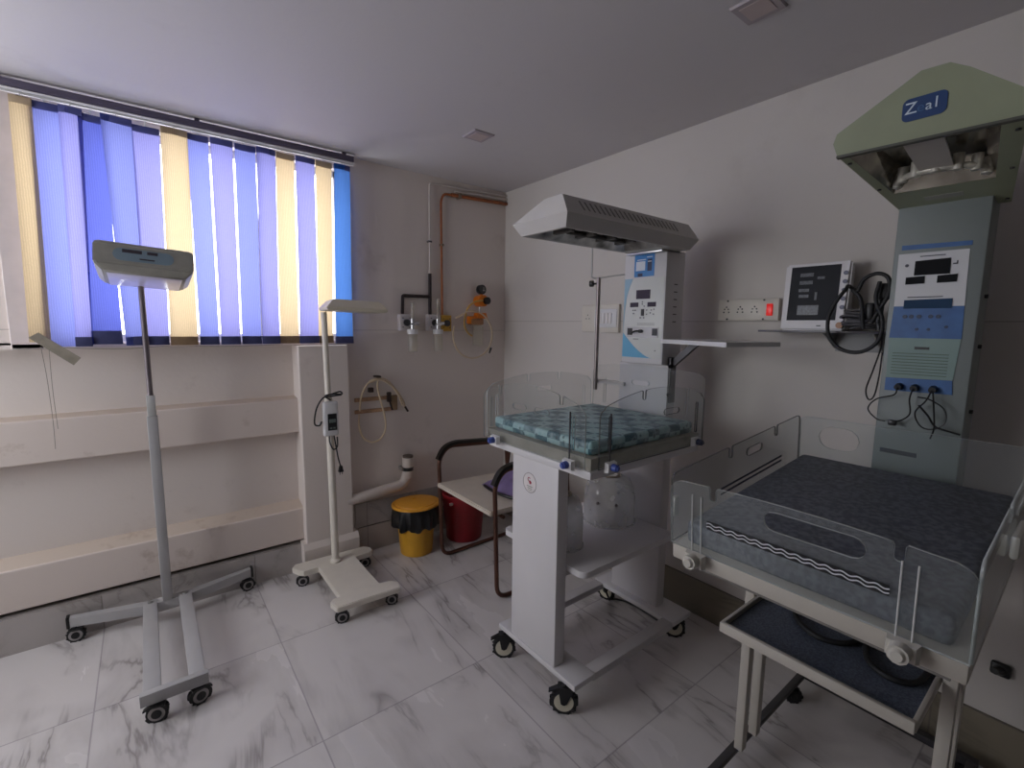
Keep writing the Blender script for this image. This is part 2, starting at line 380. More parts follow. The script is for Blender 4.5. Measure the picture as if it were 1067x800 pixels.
# back wall: plane at 2.93 right of the column, recessed panels between the bands left of it, window hole above
WX0, WX1, WZ0, WZ1 = -0.405, 0.985, 1.40, 2.40
b = bmesh.new()
bx(b, WX1, XB, YA, 3.2, 0, ZC)
bx(b, 0.69, WX1, YA, 3.2, 0, WZ0)
bx(b, WX0, WX1, YA, 3.2, WZ1, ZC)
VX0, VX1 = -1.6, -0.68
bx(b, XL, VX0, YA, 3.2, WZ0-.01, ZC); bx(b, VX1, WX0, YA, 3.2, WZ0-.01, ZC); bx(b, VX0, VX1, YA, 3.2, WZ1, ZC); bx(b, VX0, VX1, YA, 3.2, WZ0-.01, WZ0)
bx(b, XL, 0.69, 3.04, 3.2, 0, WZ0)
bx(b, XL, 0.69, YA, 3.04, WZ0-.03, WZ0)
struct('wall_back', b, M_WALLA, 'cream plastered wall with the window')
struct('wall_right', box(XB, XB+.1, YF, YA, 0, ZC), M_WALLB, 'pale plastered wall behind the two warmers')
LY0, LY1, LZ0, LZ1 = 1.55, 2.85, 0.9, 2.2
b = bmesh.new(); bx(b, XL-.1, XL, YF, LY0, 0, ZC); bx(b, XL-.1, XL, LY1, 3.2, 0, ZC); bx(b, XL-.1, XL, LY0, LY1, 0, LZ0); bx(b, XL-.1, XL, LY0, LY1, LZ1, ZC)
struct('wall_left', b, M_WALLB, 'plain plastered side wall with an added window')
b = bmesh.new(); bx(b, XL-.07, XL-.03, LY0, LY0+.04, LZ0, LZ1); bx(b, XL-.07, XL-.03, LY1-.04, LY1, LZ0, LZ1); bx(b, XL-.07, XL-.03, LY0, LY1, LZ0, LZ0+.04); bx(b, XL-.07, XL-.03, LY0, LY1, LZ1-.04, LZ1); bx(b, XL-.065, XL-.035, (LY0+LY1)/2-.02, (LY0+LY1)/2+.02, LZ0, LZ1)
w2_ = struct('added_side_window', b, WHITE, 'added white framed window in the unseen side wall')  # unseen window, added to brighten the left side of the room
struct('window_pane', box(XL-.052, XL-.048, LY0+.03, LY1-.03, LZ0+.03, LZ1-.03), M_GLASS, parent=w2_)
struct('wall_front', box(XL, XB, YF-.1, YF, 0, ZC), mat_plaster('plaster_front', '3c403a', '31332f', 0.3), 'plain plastered wall behind the viewer')  # unseen wall, coloured dark to cut bounce light on the right side
b = bmesh.new(); bx(b, XL, 0.69, 2.932, 3.04, 0.19, 0.385, 0.006)
struct('trim_1', b, M_BEAM, 'lower plastered band under the window')
b = bmesh.new(); bx(b, XL, 0.69, 2.932, 3.04, 0.857, 1.055, 0.006)
struct('trim_2', b, M_BEAM, 'upper plastered band under the window')
# worn sloping fillets of rough plaster on top of both bands
b = bmesh.new(); prism(b, [(XL, 2.945, .385), (XL, 3.04, .385), (XL, 3.04, .412)], (0.69-XL, 0, 0)); struct('trim_3', b, M_LEDGE, 'stained mortar fillet on the lower band')
b = bmesh.new(); prism(b, [(XL, 2.945, 1.055), (XL, 3.04, 1.055), (XL, 3.04, 1.063)], (0.69-XL, 0, 0)); struct('trim_4', b, M_LEDGE, 'stained mortar fillet on the upper band')
b = bmesh.new(); bx(b, 0.682, 0.966, 2.862, 2.93, 0.17, 1.370, 0.006)
prism(b, [(0.662, 2.93, 0), (0.662, 2.842, 0), (0.662, 2.842, .15), (0.662, 2.862, .185), (0.662, 2.93, .185)], (.33, 0, 0))
struct('trim_5', b, M_WALLA, 'plastered column with a wider plinth below the window')
struct('baseboard_back', bx(box(XL, 0.675, 2.915, 3.04, 0, 0.172), 1.015, XB-.012, 2.917, 2.93, 0, 0.172), M_SKIRTA, 'grey marble skirting tiles under the window wall')
struct('trim_6', box(1.0, XB-.012, 2.921, 2.93, 0.178, 0.335), M_SKIRTA, 'thin grey band above the skirting right of the column')  # grey strip on the wall between skirting and drain pipe
struct('baseboard_right', box(XB-.012, XB, YF, YA, 0, 0.19), M_SKIRTB, 'brown grey marble skirting on the right wall')

# window: casing, aluminium frame, mullions, panes
wf = struct('window_1', bx(bx(bx(bx(bmesh.new(), WX0, WX0+.03, 3.0, 3.05, WZ0, WZ1), WX1-.03, WX1, 3.0, 3.05, WZ0, WZ1), WX0, WX1, 3.0, 3.05, WZ0, WZ0+.035), WX0, WX1, 3.0, 3.05, WZ1-.035, WZ1), WHITE, 'white framed sliding window behind the blind')
w3 = struct('added_left_window', bx(bx(bx(bx(bx(bmesh.new(), VX0, VX0+.03, 3.0, 3.05, WZ0, WZ1), VX1-.03, VX1, 3.0, 3.05, WZ0, WZ1), VX0, VX1, 3.0, 3.05, WZ0, WZ0+.035), VX0, VX1, 3.0, 3.05, WZ1-.035, WZ1), (VX0+VX1)/2-.02, (VX0+VX1)/2+.02, 3.0, 3.045, WZ0, WZ1), WHITE, 'added white framed bare window farther left, out of view')  # out of view, added to let in more daylight from the left
struct('window_pane', box(VX0+.03, VX1-.03, 3.02, 3.024, WZ0+.035, WZ1-.035), M_GLASS, parent=w3)
for xm in (0.06, 0.52): struct('window_mullion', box(xm-.02, xm+.02, 3.0, 3.045, WZ0+.03, WZ1-.03), WHITE, parent=wf)
struct('window_pane', box(WX0+.03, WX1-.03, 3.02, 3.024, WZ0+.035, WZ1-.035), M_GLASS, parent=wf)
b = bmesh.new(); bx(b, WX0-.052, WX0+.05, 2.905, 2.93, 1.375, 2.43, 0.003); bx(b, WX1+.01, WX1+.035, 2.915, 2.93, 1.375, 2.43, 0.003); bx(b, WX0-.05, WX1+.03, 2.905, 2.93, 1.375, 1.397, 0.003)
struct('window_casing', b, mat('painted_casing', 'd9cdc9', 0.5), parent=wf)

# ------------------------------------------------------------------ vertical blind
YBL = 2.862
blind = thing('vertical_blind', 'vertical blind of blue and cream fabric slats hanging over the window', 'window blind', (0.3, YBL, 1.38))
b = bmesh.new(); bx(b, -0.52, 1.03, YBL-.02, YBL+.022, 2.432, 2.462, .003); [bx(b, q-.01, q+.01, YBL-.003, YBL+.018, 2.462, 2.4795) for q in (-.45, .27, .98)]
obj('head_rail', b, mat('rail_dark', '5d5668', 0.45, metal=0.3), blind)
b = bmesh.new(); bx(b, -0.52, 1.032, YBL-.024, YBL-.018, 2.421, 2.427, .001); bx(b, -.52, 1.032, YBL-.004, YBL+.004, 2.414, 2.432)
obj('carrier_track', b, WHITE, blind)
B_BLUE = mat_blind('slat_blue', '5a66b0', '8087c8'); B_LAV = mat_blind('slat_lavender', '6a70b4', '8f8dc8')
B_DEEP = mat_blind('slat_deep_blue', '3a4cae', '5c64b4'); B_CREAM = mat_blind('slat_cream', 'c8b597', 'cbb48f'); B_SKY = mat_blind('slat_sky_blue', '3b6fd0', '5480c6')  # blue slats are one fabric; differences in backlight are put into their tints
W_DK = mat('weight_navy', '3d4068', 0.8, var=.12, scale=40); W_BR = mat('weight_brown', '8b7357', 0.8, var=.12, scale=40)
slats = [  # top x0,x1  bottom x0,x1, z bottom, material
 (-.372, -.305, -.392, -.325, 1.405, B_CREAM, None), (-.315, -.222, -.343, -.248, 1.384, B_BLUE, None),
 (-.226, -.150, -.247, -.190, 1.384, B_LAV, W_DK), (-.166, -.084, -.192, -.084, 1.392, B_DEEP, W_DK),
 (-.092, .018, -.072, .006, 1.386, B_BLUE, W_DK), (.015, .118, .001, .093, 1.386, B_LAV, W_DK),
 (.121, .226, .097, .210, 1.384, B_CREAM, W_BR), (.223, .312, .220, .303, 1.384, B_BLUE, W_DK),
 (.318, .415, .310, .398, 1.384, B_LAV, W_DK), (.424, .520, .407, .500, 1.384, B_BLUE, W_DK),
 (.520, .612, .502, .590, 1.384, B_LAV, W_DK), (.616, .708, .592, .692, 1.384, B_CREAM, W_BR),
 (.712, .812, .693, .797, 1.384, B_LAV, W_DK), (.818, .908, .799, .882, 1.384, B_CREAM, W_BR),
 (.916, 1.008, .892, .996, 1.380, B_SKY, W_DK)]
for i, (a0, a1, b0, b1, zb, m, wm) in enumerate(slats):
    yy = YBL + (0.006 if i % 2 else -0.006); skew = 0.012 if i in (3, 4) else 0.004
    ztop = 2.405 - (0.012 if i in (3, 5) else 0)
    b = bmesh.new(); rows = []
    K = 14
    for k in range(K+1):
        t = k/K; x0 = a0+(b0-a0)*t; x1 = a1+(b1-a1)*t; z = ztop+(zb-ztop)*t
        wv = 0.004*math.sin(t*5+i*1.7); row = []
        for q in range(6):
            u = q/5; row.append((x0+(x1-x0)*u, yy + wv + (u-.5)*skew*2 + 0.006*math.sin(PI*u)*(1 if i % 2 else -1), z))
        rows.append(row)
    V = [[b.verts.new(p) for p in r] for r in rows]
    for r in range(K):
        for q in range(5): b.faces.new((V[r][q], V[r][q+1], V[r+1][q+1], V[r+1][q]))
    so = obj('slat', b, m, blind)
    # hem with hanger at the top
    hb = bmesh.new(); bx(hb, a0+.001, a1-.001, yy-.0075, yy+.0075, ztop-.03, ztop-.002, .001)
    obj('top_hem', hb, mat('hem_'+m.name, {'slat_cream': 'b09c80'}.get(m.name, '4a4f86'), 0.8), so)
    cb = bmesh.new(); cyl(cb, ((a0+a1)/2, yy, ztop-.01), ((a0+a1)/2, yy, 2.418), .003, seg=8); obj('hanger', cb, WHITE, so)
    if wm:
        wb = bmesh.new(); h = .062 if i == 3 else .042
        bx(wb, b0, b1, yy-.012, yy+.009, zb, zb+h, .002); obj('bottom_weight', wb, wm, so)
    if i == 0:   # the loose end hangs crooked on a thread
        wb = bmesh.new(); prism(wb, [(-.392, yy-.016, 1.425), (-.360, yy-.016, 1.447), (-.232, yy-.03, 1.335), (-.258, yy-.03, 1.303)], (0, -.005, 0)); obj('loose_weight', wb, mat('weight_taupe', '8a8274', .8, var=.15, scale=30), so)
b = bmesh.new()
tube(b, [(-.36, YBL-.004, 1.385), (-.352, YBL-.003, 1.25), (-.348, YBL-.003, 1.06), (-.350, YBL-.003, .93)], .0012, 6)
tube(b, [(-.335, YBL-.004, 1.385), (-.338, YBL-.003, 1.2), (-.335, YBL-.003, 1.02)], .0012, 6)
tube(b, [(-.33, YBL-.016, 1.383), (-.1, YBL-.016, 1.370), (.1, YBL-.016, 1.381), (.35, YBL-.016, 1.374), (.6, YBL-.016, 1.380)], .0012, 6)
obj('cord', b, mat('thread', '8c8478', .8), blind)

# ------------------------------------------------------------------ casters
def caster(parent, x, y, ztop, r, ang, wm, dark=BLACK, brake=True, name='caster', w=None, hubr=.46):
    """twin-disc swivel caster, ang = rolling direction"""
    w = w or r*0.34
    d = Vector((math.cos(ang), math.sin(ang), 0)); s = Vector((-d.y, d.x, 0)); c = Vector((x, y, r)); off = -d*r*0.35
    b = bmesh.new(); cyl(b, c-s*w+off*0, c+s*w+off*0, r, seg=28)
    bmesh.ops.bevel(b, geom=[e for e in b.edges if abs(e.calc_face_angle(0)) > 1], offset=r*.12, segments=2, affect='EDGES')
    wh = obj('wheel', b, wm[0], parent)
    b = bmesh.new(); cyl(b, c-s*(w+.0015), c+s*(w+.0015), r*.76, seg=24); hb = obj('hub', b, wm[1], wh)
    b = bmesh.new()
    cyl(b, c-s*(w+.005), c+s*(w+.005), r*hubr, seg=18)
    for sg in ((-1, 1) if hubr < .3 else ()):
        q = c + s*sg*(w+.003); top = Vector((x, y, 0))-d*r*.15
        z1 = ztop-.012
        pts = [q+d*r*.22, q-d*r*.22, Vector((q.x, q.y, z1))-d*r*.75, Vector((q.x, q.y, z1))+d*r*.45]
        pts[0].z -= r*.1; pts[1].z -= r*.1
        prism(b, pts, s*sg*.003)
    t0 = Vector((x, y, ztop-.014))-d*r*.15
    loft(b, [[t0+d*r*.65+s*(w+.006), t0-d*r*.62+s*(w+.006), t0-d*r*.62-s*(w+.006), t0+d*r*.65-s*(w+.006)],
             [p+Vector((0, 0, .008)) for p in (t0+d*r*.65+s*(w+.006), t0-d*r*.62+s*(w+.006), t0-d*r*.62-s*(w+.006), t0+d*r*.65-s*(w+.006))]])
    cyl(b, t0, (x, y, ztop), r*.22, seg=12)
    if hubr > .3: loft(b, [[t0+d*r*.6+s*w*1.05-Vector((0, 0, r*.3)), t0-d*r*.9+s*w*1.05-Vector((0, 0, r*.5)), t0-d*r*.9-s*w*1.05-Vector((0, 0, r*.5)), t0+d*r*.6-s*w*1.05-Vector((0, 0, r*.3))], [t0+d*r*.6+s*w*1.05, t0-d*r*.5+s*w*1.05, t0-d*r*.5-s*w*1.05, t0+d*r*.6-s*w*1.05]])
    f = obj('fork', b, dark, wh)
    if brake:
        b = bmesh.new(); a = Vector((x, y, ztop-.018))+d*r*.5
        prism(b, [a+s*w*.9, a-s*w*.9, a-s*w*.7+d*r*.7-Vector((0, 0, r*.35)), a+s*w*.7+d*r*.7-Vector((0, 0, r*.35))], (0, 0, .007))
        obj('brake_pedal', b, dark, wh)
    wh.name = name
    return wh
SMALLW = (RUBBER, WHEELG)

# ------------------------------------------------------------------ phototherapy lamp 1 (left)
l1 = thing('phototherapy_lamp', 'tall grey phototherapy lamp on a two-rail caster base in front of the blind', 'medical lamp', (0, 2.8, 0))
LG = mat('lamp_grey', 'aaa8a8', .42, var=.05, scale=6); LGD = mat('lamp_head_grey', '96948c', .5, var=.07, scale=20)
b = bmesh.new()
prism(b, [(-.375, 2.875, .072), (-.085, 2.785, .072), (.08, 2.785, .072), (.385, 2.875, .072), (.385, 2.905, .072), (.08, 2.835, .072), (-.085, 2.835, .072), (-.375, 2.905, .072)], (0, 0, .045))
obj('rear_foot_bar', b, LG, l1)
for sx, xe in ((-1, -.377), (1, .387)):
    b = bmesh.new(); bx(b, xe-.006, xe+.006, 2.872, 2.91, .068, .121, .001); obj('end_cap', b, BLACK, l1)
for xa, xb_ in ((-.098, -.042), (.045, .1)):
    b = bmesh.new(); bx(b, xa, xb_, 2.10, 2.82, .092, .122, .003); o = obj('foot_rail', b, LG, l1)
    b = bmesh.new(); cyl(b, ((xa+xb_)/2, 2.80, .122), ((xa+xb_)/2, 2.80, .128), .012, seg=6); obj('bolt', b, SILVER, o)
b = bmesh.new(); bx(b, -.108, .108, 2.075, 2.105, .078, .124, .002); obj('front_crossbar', b, LG, l1)
b = bmesh.new(); bx(b, -.021, .021, 2.782, 2.822, .117, 1.05, .004); obj('pole', b, LG, l1)
b = bmesh.new(); bx(b, -.017, .017, 2.786, 2.818, 1.05, 1.15, .003); obj('pole_collar', b, mat('collar_grey', 'b9b8b5', .4), l1)
b = bmesh.new(); tube(b, [(0, 2.802, 1.15), (0, 2.802, 1.60), (0, 2.72, 1.69)], .0115, 14, smooth=False); obj('pole_rod', b, mat('rod_steel', '7d7478', .35, metal=.5), l1)
caster(l1, -.352, 2.872, .072, .034, 3.0, SMALLW, brake=False); caster(l1, .362, 2.872, .072, .034, .1, SMALLW, brake=False)
caster(l1, -.06, 2.085, .078, .036, 2.9, SMALLW); caster(l1, .075, 2.09, .078, .036, .25, SMALLW)
# head: open-bottomed housing leaning forward
hd = bmesh.new()
loft(hd, [[(-.135, -.13, -.065), (.135, -.13, -.065), (.135, .13, -.065), (-.135, .13, -.065)],
          [(-.165, -.16, -.035), (.165, -.16, -.035), (.165, .16, -.035), (-.165, .16, -.035)],
          [(-.165, -.16, .045), (.165, -.16, .045), (.165, .16, .045), (-.165, .16, .045)],
          [(-.155, -.15, .055), (.155, -.15, .055), (.155, .15, .055), (-.155, .15, .055)]])
bmesh.ops.bevel(hd, geom=list(hd.edges), offset=.006, segments=2, affect='EDGES')
MH = Matrix.Translation((0.022, 2.66, 1.735)) @ Matrix.Rotation(math.radians(3.5), 4, 'Y') @ Matrix.Rotation(math.radians(-8), 4, 'X')
bmesh.ops.transform(hd, matrix=MH, verts=hd.verts); head = obj('lamp_head', hd, LGD, l1)
def on_head(bm, m, name):
    bmesh.ops.transform(bm, matrix=MH, verts=bm.verts); return obj(name, bm, m, head)
b = bmesh.new(); bx(b, -.125, .125, -.12, .12, -.0685, -.064, .002); on_head(b, mat('diffuser_white', 'd9d6ea', .3), 'diffuser')
b = place(curve_mesh([slot(0, 0, .2, .05)], .001), (-.005, -.1607, .005), (1, 0, 0), (0, 0, 1)); on_head(b, mat('sticker_grey_blue', '7b8f9c', .5), 'sticker')
b = bmesh.new(); bx(b, -.075, -.012, -.1625, -.161, .013, .027); bx(b, .005, .04, -.1625, -.161, .014, .026); bx(b, -.02, .03, -.1625, -.161, -.01, -.005); on_head(b, mat('sticker_dark', '39323c', .5), 'sticker_print')

# ------------------------------------------------------------------ phototherapy lamp 2 (by the column)
l2 = thing('phototherapy_lamp', 'slim cream phototherapy lamp on a flat H-shaped caster base by the wall column', 'medical lamp', (.8, 2.7, 0))
b = curve_mesh([[(.575, 2.78), (.60, 2.72), (.62, 2.70), (.70, 2.70), (.70, 2.33), (.665, 2.33), (.645, 2.305), (.66, 2.24), (.99, 2.225), (1.0, 2.285), (.975, 2.32), (.915, 2.33), (.915, 2.70), (1.0, 2.70), (1.03, 2.72), (1.03, 2.765), (1.0, 2.80), (.60, 2.815)]], .032)
bmesh.ops.translate(b, verts=b.verts, vec=(0, 0, .086)); bmesh.ops.bevel(b, geom=[e for e in b.edges if e.is_manifold and e.calc_face_angle(0) > .8], offset=.004, segments=2, affect='EDGES')
obj('base_plate', b, CREAM, l2)
for x, y, a in ((.62, 2.735, 2.9), (.985, 2.735, 2.8), (.69, 2.262, 2.9), (.955, 2.262, 2.7)): caster(l2, x, y, .07, .031, a, SMALLW, brake=False)
b = bmesh.new(); lathe(b, .802, 2.715, [(.033, .102), (.033, .112), (.02, .122), (.018, .13)], 20); obj('pole_flange', b, CREAM, l2)
b = bmesh.new(); cyl(b, (.802, 2.715, .102), (.795, 2.715, 1.08), .021, seg=18); cyl(b, (.795, 2.715, 1.08), (.788, 2.715, 1.56), .016, seg=18); obj('pole', b, CREAM, l2)
hd = bmesh.new()
loft(hd, [[(-.145, -.16, -.022), (.145, -.16, -.022), (.145, .16, -.022), (-.145, .16, -.022)],
          [(-.15, -.165, -.006), (.15, -.165, -.006), (.15, .165, -.006), (-.15, .165, -.006)],
          [(-.115, -.12, .035), (.115, -.12, .035), (.115, .12, .035), (-.115, .12, .035)]])
bmesh.ops.bevel(hd, geom=list(hd.edges), offset=.003, segments=2, affect='EDGES')
MH2 = Matrix.Translation((.888, 2.54, 1.582)) @ Matrix.Rotation(math.radians(-9), 4, 'Z') @ Matrix.Rotation(math.radians(2), 4, 'Y')
bmesh.ops.transform(hd, matrix=MH2, verts=hd.verts); obj('lamp_head', hd, mat('lamp_head_putty', 'c5bda9', .45, var=.04), l2)
cbx = box(.752, .838, 2.672, 2.70, .865, 1.065, .014, 3); cb = obj('control_box', cbx, WHITE, l2)
b = box(.775, .825, 2.668, 2.673, .90, .995, .002); sc = obj('display', b, BLACK, cb)
b = bmesh.new(); bx(b, .782, .818, 2.665, 2.669, .945, .965, .001); bx(b, .785, .797, 2.665, 2.669, .91, .918); bx(b, .803, .815, 2.665, 2.669, .91, .918); obj('display_print', b, mat('lcd_grey', '6f7a74', .4), sc)
b = bmesh.new(); bx(b, .727, .752, 2.69, 2.70, .935, .95, .003); obj('cord_hook', b, WHITE, cb)
b = bmesh.new()
tube(b, [(.80, 2.695, 1.07), (.76, 2.655, 1.10), (.80, 2.64, 1.11), (.85, 2.66, 1.10), (.81, 2.70, 1.09), (.76, 2.69, 1.085), (.72, 2.68, 1.03), (.705, 2.675, .95), (.73, 2.675, .935), (.745, 2.68, .955)], .0045, 8)
tube(b, [(.79, 2.66, 1.105), (.84, 2.65, 1.12), (.86, 2.68, 1.1), (.83, 2.715, 1.1)], .0045, 8)
tube(b, [(.783, 2.685, .866), (.782, 2.672, .83), (.80, 2.67, .79), (.822, 2.67, .805), (.823, 2.67, .86)], .004, 8)
tube(b, [(.81, 2.685, .866), (.815, 2.668, .80), (.822, 2.665, .74), (.835, 2.665, .685)], .004, 8)
obj('power_cord', b, BLACK, l2)
b = bmesh.new(); loft(b, [[(.830, 2.655, .69), (.842, 2.655, .69), (.842, 2.672, .69), (.830, 2.672, .69)], [(.822, 2.652, .655), (.848, 2.652, .655), (.848, 2.675, .655), (.822, 2.675, .655)]])
cyl(b, (.829, 2.663, .655), (.829, 2.663, .638), .0022, seg=8); cyl(b, (.842, 2.663, .655), (.842, 2.663, .638), .0022, seg=8)
obj('plug', b, BLACK, l2)

# ------------------------------------------------------------------ infant warmer 1 (centre)
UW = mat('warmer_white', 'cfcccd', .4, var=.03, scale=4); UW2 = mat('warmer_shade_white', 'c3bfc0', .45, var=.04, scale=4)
w1 = thing('infant_warmer', 'white infant warmer with slim vented hood, teal mattress and clear plastic sides', 'infant warmer', (1.5, 1.375, 0))
HOODM = mat('hood_grey', 'bcb8b4', .45, var=.04, scale=5)
b = box(1.195, 1.31, 1.13, 1.615, .118, .142, .003); obj('base_plate', b, UW, w1)
b = box(1.84, 1.985, 1.13, 1.615, .118, .142, .003); obj('base_plate', b, UW, w1)
for y0 in (1.135, 1.555):
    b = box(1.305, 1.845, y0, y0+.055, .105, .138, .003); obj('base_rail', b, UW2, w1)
b = bmesh.new(); bx(b, 1.345, 1.46, 1.2, 1.25, .1, .104)
b.free()
for x, y, a, br in ((1.165, 1.575, 2.5, True), (1.165, 1.185, 2.35, True), (1.945, 1.19, 2.2, False), (1.925, 1.60, 1.75, False)):
    caster(w1, x+(.03 if x < 1.5 else 0), y, .118, .05, a, (RUBBER, WHEELC), brake=br, w=.013, hubr=.2)
b = box(1.20, 1.255, 1.25, 1.53, .142, .965, .004); c1 = obj('front_column', b, UW, w1)
# round emblem on the column
b = place(curve_mesh([arc(0, 0, .042, 0, 360, 36)[:-1], arc(0, 0, .0395, 0, 360, 36)[:-1]], .0006), (1.1994, 1.417, .862), (0, -1, 0), (0, 0, 1)); obj('emblem_ring', b, mat('emblem_grey', '8c8582', .5), c1, smooth=False)
b = place(curve_mesh([arc(0, 0, .0392, 0, 360, 36)[:-1]], .0004), (1.1996, 1.417, .862), (0, -1, 0), (0, 0, 1)); obj('emblem_disc', b, mat('emblem_white', 'd6d0cf', .5), c1, smooth=False)
b = place(curve_mesh([arc(-.004, .014, .009, 30, 330, 14)+arc(-.004, .014, .006, 330, 30, 14)], .0008), (1.199, 1.417, .862), (0, -1, 0), (0, 0, 1))
bb = place(curve_mesh([arc(.004, .002, .007, 0, 360, 14)[:-1]], .0008), (1.199, 1.417, .862), (0, -1, 0), (0, 0, 1)); me = bpy.data.meshes.new('t'); bb.to_mesh(me); bb.free(); b.from_mesh(me); bpy.data.meshes.remove(me)
obj('emblem_mark', b, mat('emblem_red', '9a2038', .5), c1, smooth=False)
b = bmesh.new(); bx(b, 1.1985, 1.1995, 1.404, 1.430, .838, .841); bx(b, 1.1985, 1.1995, 1.400, 1.434, .846, .849); bx(b, 1.1985, 1.1995, 1.405, 1.428, .831, .833); obj('emblem_print', b, mat('emblem_green', '8d9087', .5), c1)
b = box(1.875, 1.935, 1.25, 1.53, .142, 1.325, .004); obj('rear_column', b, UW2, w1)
# lower shelf, rounded corners
b = curve_mesh([arc(1.30, 1.65, .035, 90, 180)+arc(1.30, 1.20, .035, 180, 270)+arc(1.83, 1.20, .035, 270, 360)+arc(1.83, 1.65, .035, 0, 90)], .026)
bmesh.ops.translate(b, verts=b.verts, vec=(0, 0, .543))
obj('shelf', b, UW, w1)
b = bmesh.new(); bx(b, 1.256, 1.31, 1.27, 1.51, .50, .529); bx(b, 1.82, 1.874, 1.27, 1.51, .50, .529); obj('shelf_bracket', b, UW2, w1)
# bed deck
b = box(1.185, 1.865, 1.075, 1.685, .965, .995, .006); obj('deck_frame', b, UW, w1)
b = bmesh.new(); loft(b, [rect(1.195, 1.85, 1.085, 1.675, .996), rect(1.18, 1.86, 1.07, 1.69, 1.045)], True, True)
obj('tray', b, M_FROST, w1)
PH = .235; pz = 1.005
P1 = [('side_panel', (1.168, 1.695, pz), (0, -1, 0), .29, [.17], [(.145, PH-.075, .075, .022), (.035, .12, .012, .12), (.25, .12, .012, .12)])]
# foot-end panel (towards the viewer), full width with slots
fp = acrylic('foot_panel', w1, (1.168, 1.70, pz), (0, -1, 0), (0, 0, 1), .612, PH+.03, .055, [.12, .49], [(.25, .17, .085, .024), (.385, .17, .085, .024), (.055, .12, .013, .13), (.555, .12, .013, .13)])
np_ = acrylic('side_panel', w1, (1.205, 1.058, pz), (1, 0, 0), (0, 0, 1), .655, PH+.03, .055, [.24], [(.42, .165, .10, .024), (.055, .12, .013, .13), (.60, .12, .013, .13)], edge=M_EDGED)
acrylic('side_panel', w1, (1.185, 1.704, pz), (1, 0, 0), (0, 0, 1), .675, PH+.035, .045, [.24, .44], [(.34, .19, .10, .024), (.055, .12, .013, .13), (.62, .12, .013, .13)])
acrylic('head_panel', w1, (1.868, 1.695, 1.03), (0, -1, 0), (0, 0, 1), .63, PH+.05, .02, [], [(.30, .2, .10, .024), (.08, .14, .013, .13), (.55, .14, .013, .13)])
def clamp(parent, c, ax, km=BLUEK, bm_=None, r=.014, blk=WHITE):
    c = Vector(c); ax = Vector(ax); s = Vector((-ax.y, ax.x, 0))
    b = bmesh.new(); p = c - ax*.0
    loft(b, [[c+s*.026+Vector((0, 0, -.02)), c-s*.026+Vector((0, 0, -.02)), c-s*.026+Vector((0, 0, .018)), c+s*.026+Vector((0, 0, .018))],
             [c+ax*.016+s*.022+Vector((0, 0, -.016)), c+ax*.016-s*.022+Vector((0, 0, -.016)), c+ax*.016-s*.022+Vector((0, 0, .014)), c+ax*.016+s*.022+Vector((0, 0, .014))]])
    k = obj('panel_clamp', b, blk, parent)
    b = bmesh.new(); n = 14
    for j in range(1):
        q0 = c+ax*.016; q1 = c+ax*.036
        cyl(b, q0, q1, r, r*.92, seg=10)
        cyl(b, q1, q1+ax*.006, r*.7, r*.5, seg=10)
    obj('knob', b, km, k)
for y in (1.60, 1.155): clamp(w1, (1.162, y, 1.012), (-1, 0, 0))
clamp(w1, (1.255, 1.052, 1.012), (0, -1, 0)); clamp(w1, (1.79, 1.052, 1.025), (0, -1, 0), mat('dark_blue_knob', '20284a', .4))
# guide rods visible through the slots
b = bmesh.new(); cyl(b, (1.162, 1.158, 1.03), (1.162, 1.158, 1.2), .003, seg=8); cyl(b, (1.255, 1.052, 1.03), (1.255, 1.052, 1.2), .003, seg=8); obj('guide_rod', b, DARKST, w1)
# head tower
b = box(1.84, 1.985, 1.262, 1.492, 1.327, 1.838, .004); tw = obj('control_tower', b, UW, w1)
FX = 1.8385
b = box(FX, 1.8402, 1.268, 1.487, 1.352, 1.722, .0005); fpn = obj('control_fascia', b, mat('fascia_white', 'cfd0cc', .4, var=.02), tw)
def fascia(pts, m, name, d=.001, par=None):   # pts in (y,z); polygons facing the room
    b = bmesh.new(); prism(b, [(FX, y, z) for y, z in pts], (-d, 0, 0)); return obj(name, b, m, par or fpn, smooth=False)
SKY = mat('fascia_blue', '5fa4c8', .4, var=.08, scale=6)
cen = (1.255, 1.60); 
fascia([(1.487, 1.354), (1.487, 1.47)] + [(1.487-.17*math.sin(a)*1.0, 1.354+.116*math.cos(a)**1.0*0+.116*(1-math.sin(a))**1.6) for a in [k*PI/2/8 for k in range(1, 8)]] + [(1.317, 1.354)], SKY, 'blue_swoosh')
fascia([(1.487, 1.47), (1.487, 1.722), (1.44, 1.722), (1.455, 1.69), (1.472, 1.64), (1.481, 1.57)], mat('fascia_pale_blue', '8fb0c4', .4), 'blue_swoosh')
DSP = mat('led_window', '453e4b', .6, var=.05, spec=.2); 
fascia([(1.417, 1.668), (1.34, 1.668), (1.34, 1.627), (1.417, 1.627)], DSP, 'display_window', .002)
fascia([(1.45, 1.611), (1.404, 1.611), (1.404, 1.590), (1.45, 1.590)], DSP, 'display_window', .002)
fascia([(1.352, 1.611), (1.307, 1.611), (1.307, 1.590), (1.352, 1.590)], DSP, 'display_window', .002)
fascia([(1.385, 1.580), (1.370, 1.580), (1.370, 1.549), (1.385, 1.549)], BLACK, 'rocker_switch', .004)
fascia([(1.462, 1.497), (1.287, 1.497), (1.287, 1.449), (1.462, 1.449)], mat('plate_grey', 'b7b5b5', .4, metal=.2), 'connector_plate', .0025)
FXs = FX; FX = 1.836
fascia([(1.457, 1.491), (1.431, 1.491), (1.431, 1.459), (1.457, 1.459)], BLACK, 'socket', .003)
fascia([(1.318, 1.491), (1.292, 1.491), (1.292, 1.459), (1.318, 1.459)], BLACK, 'socket', .003)
FX = FXs
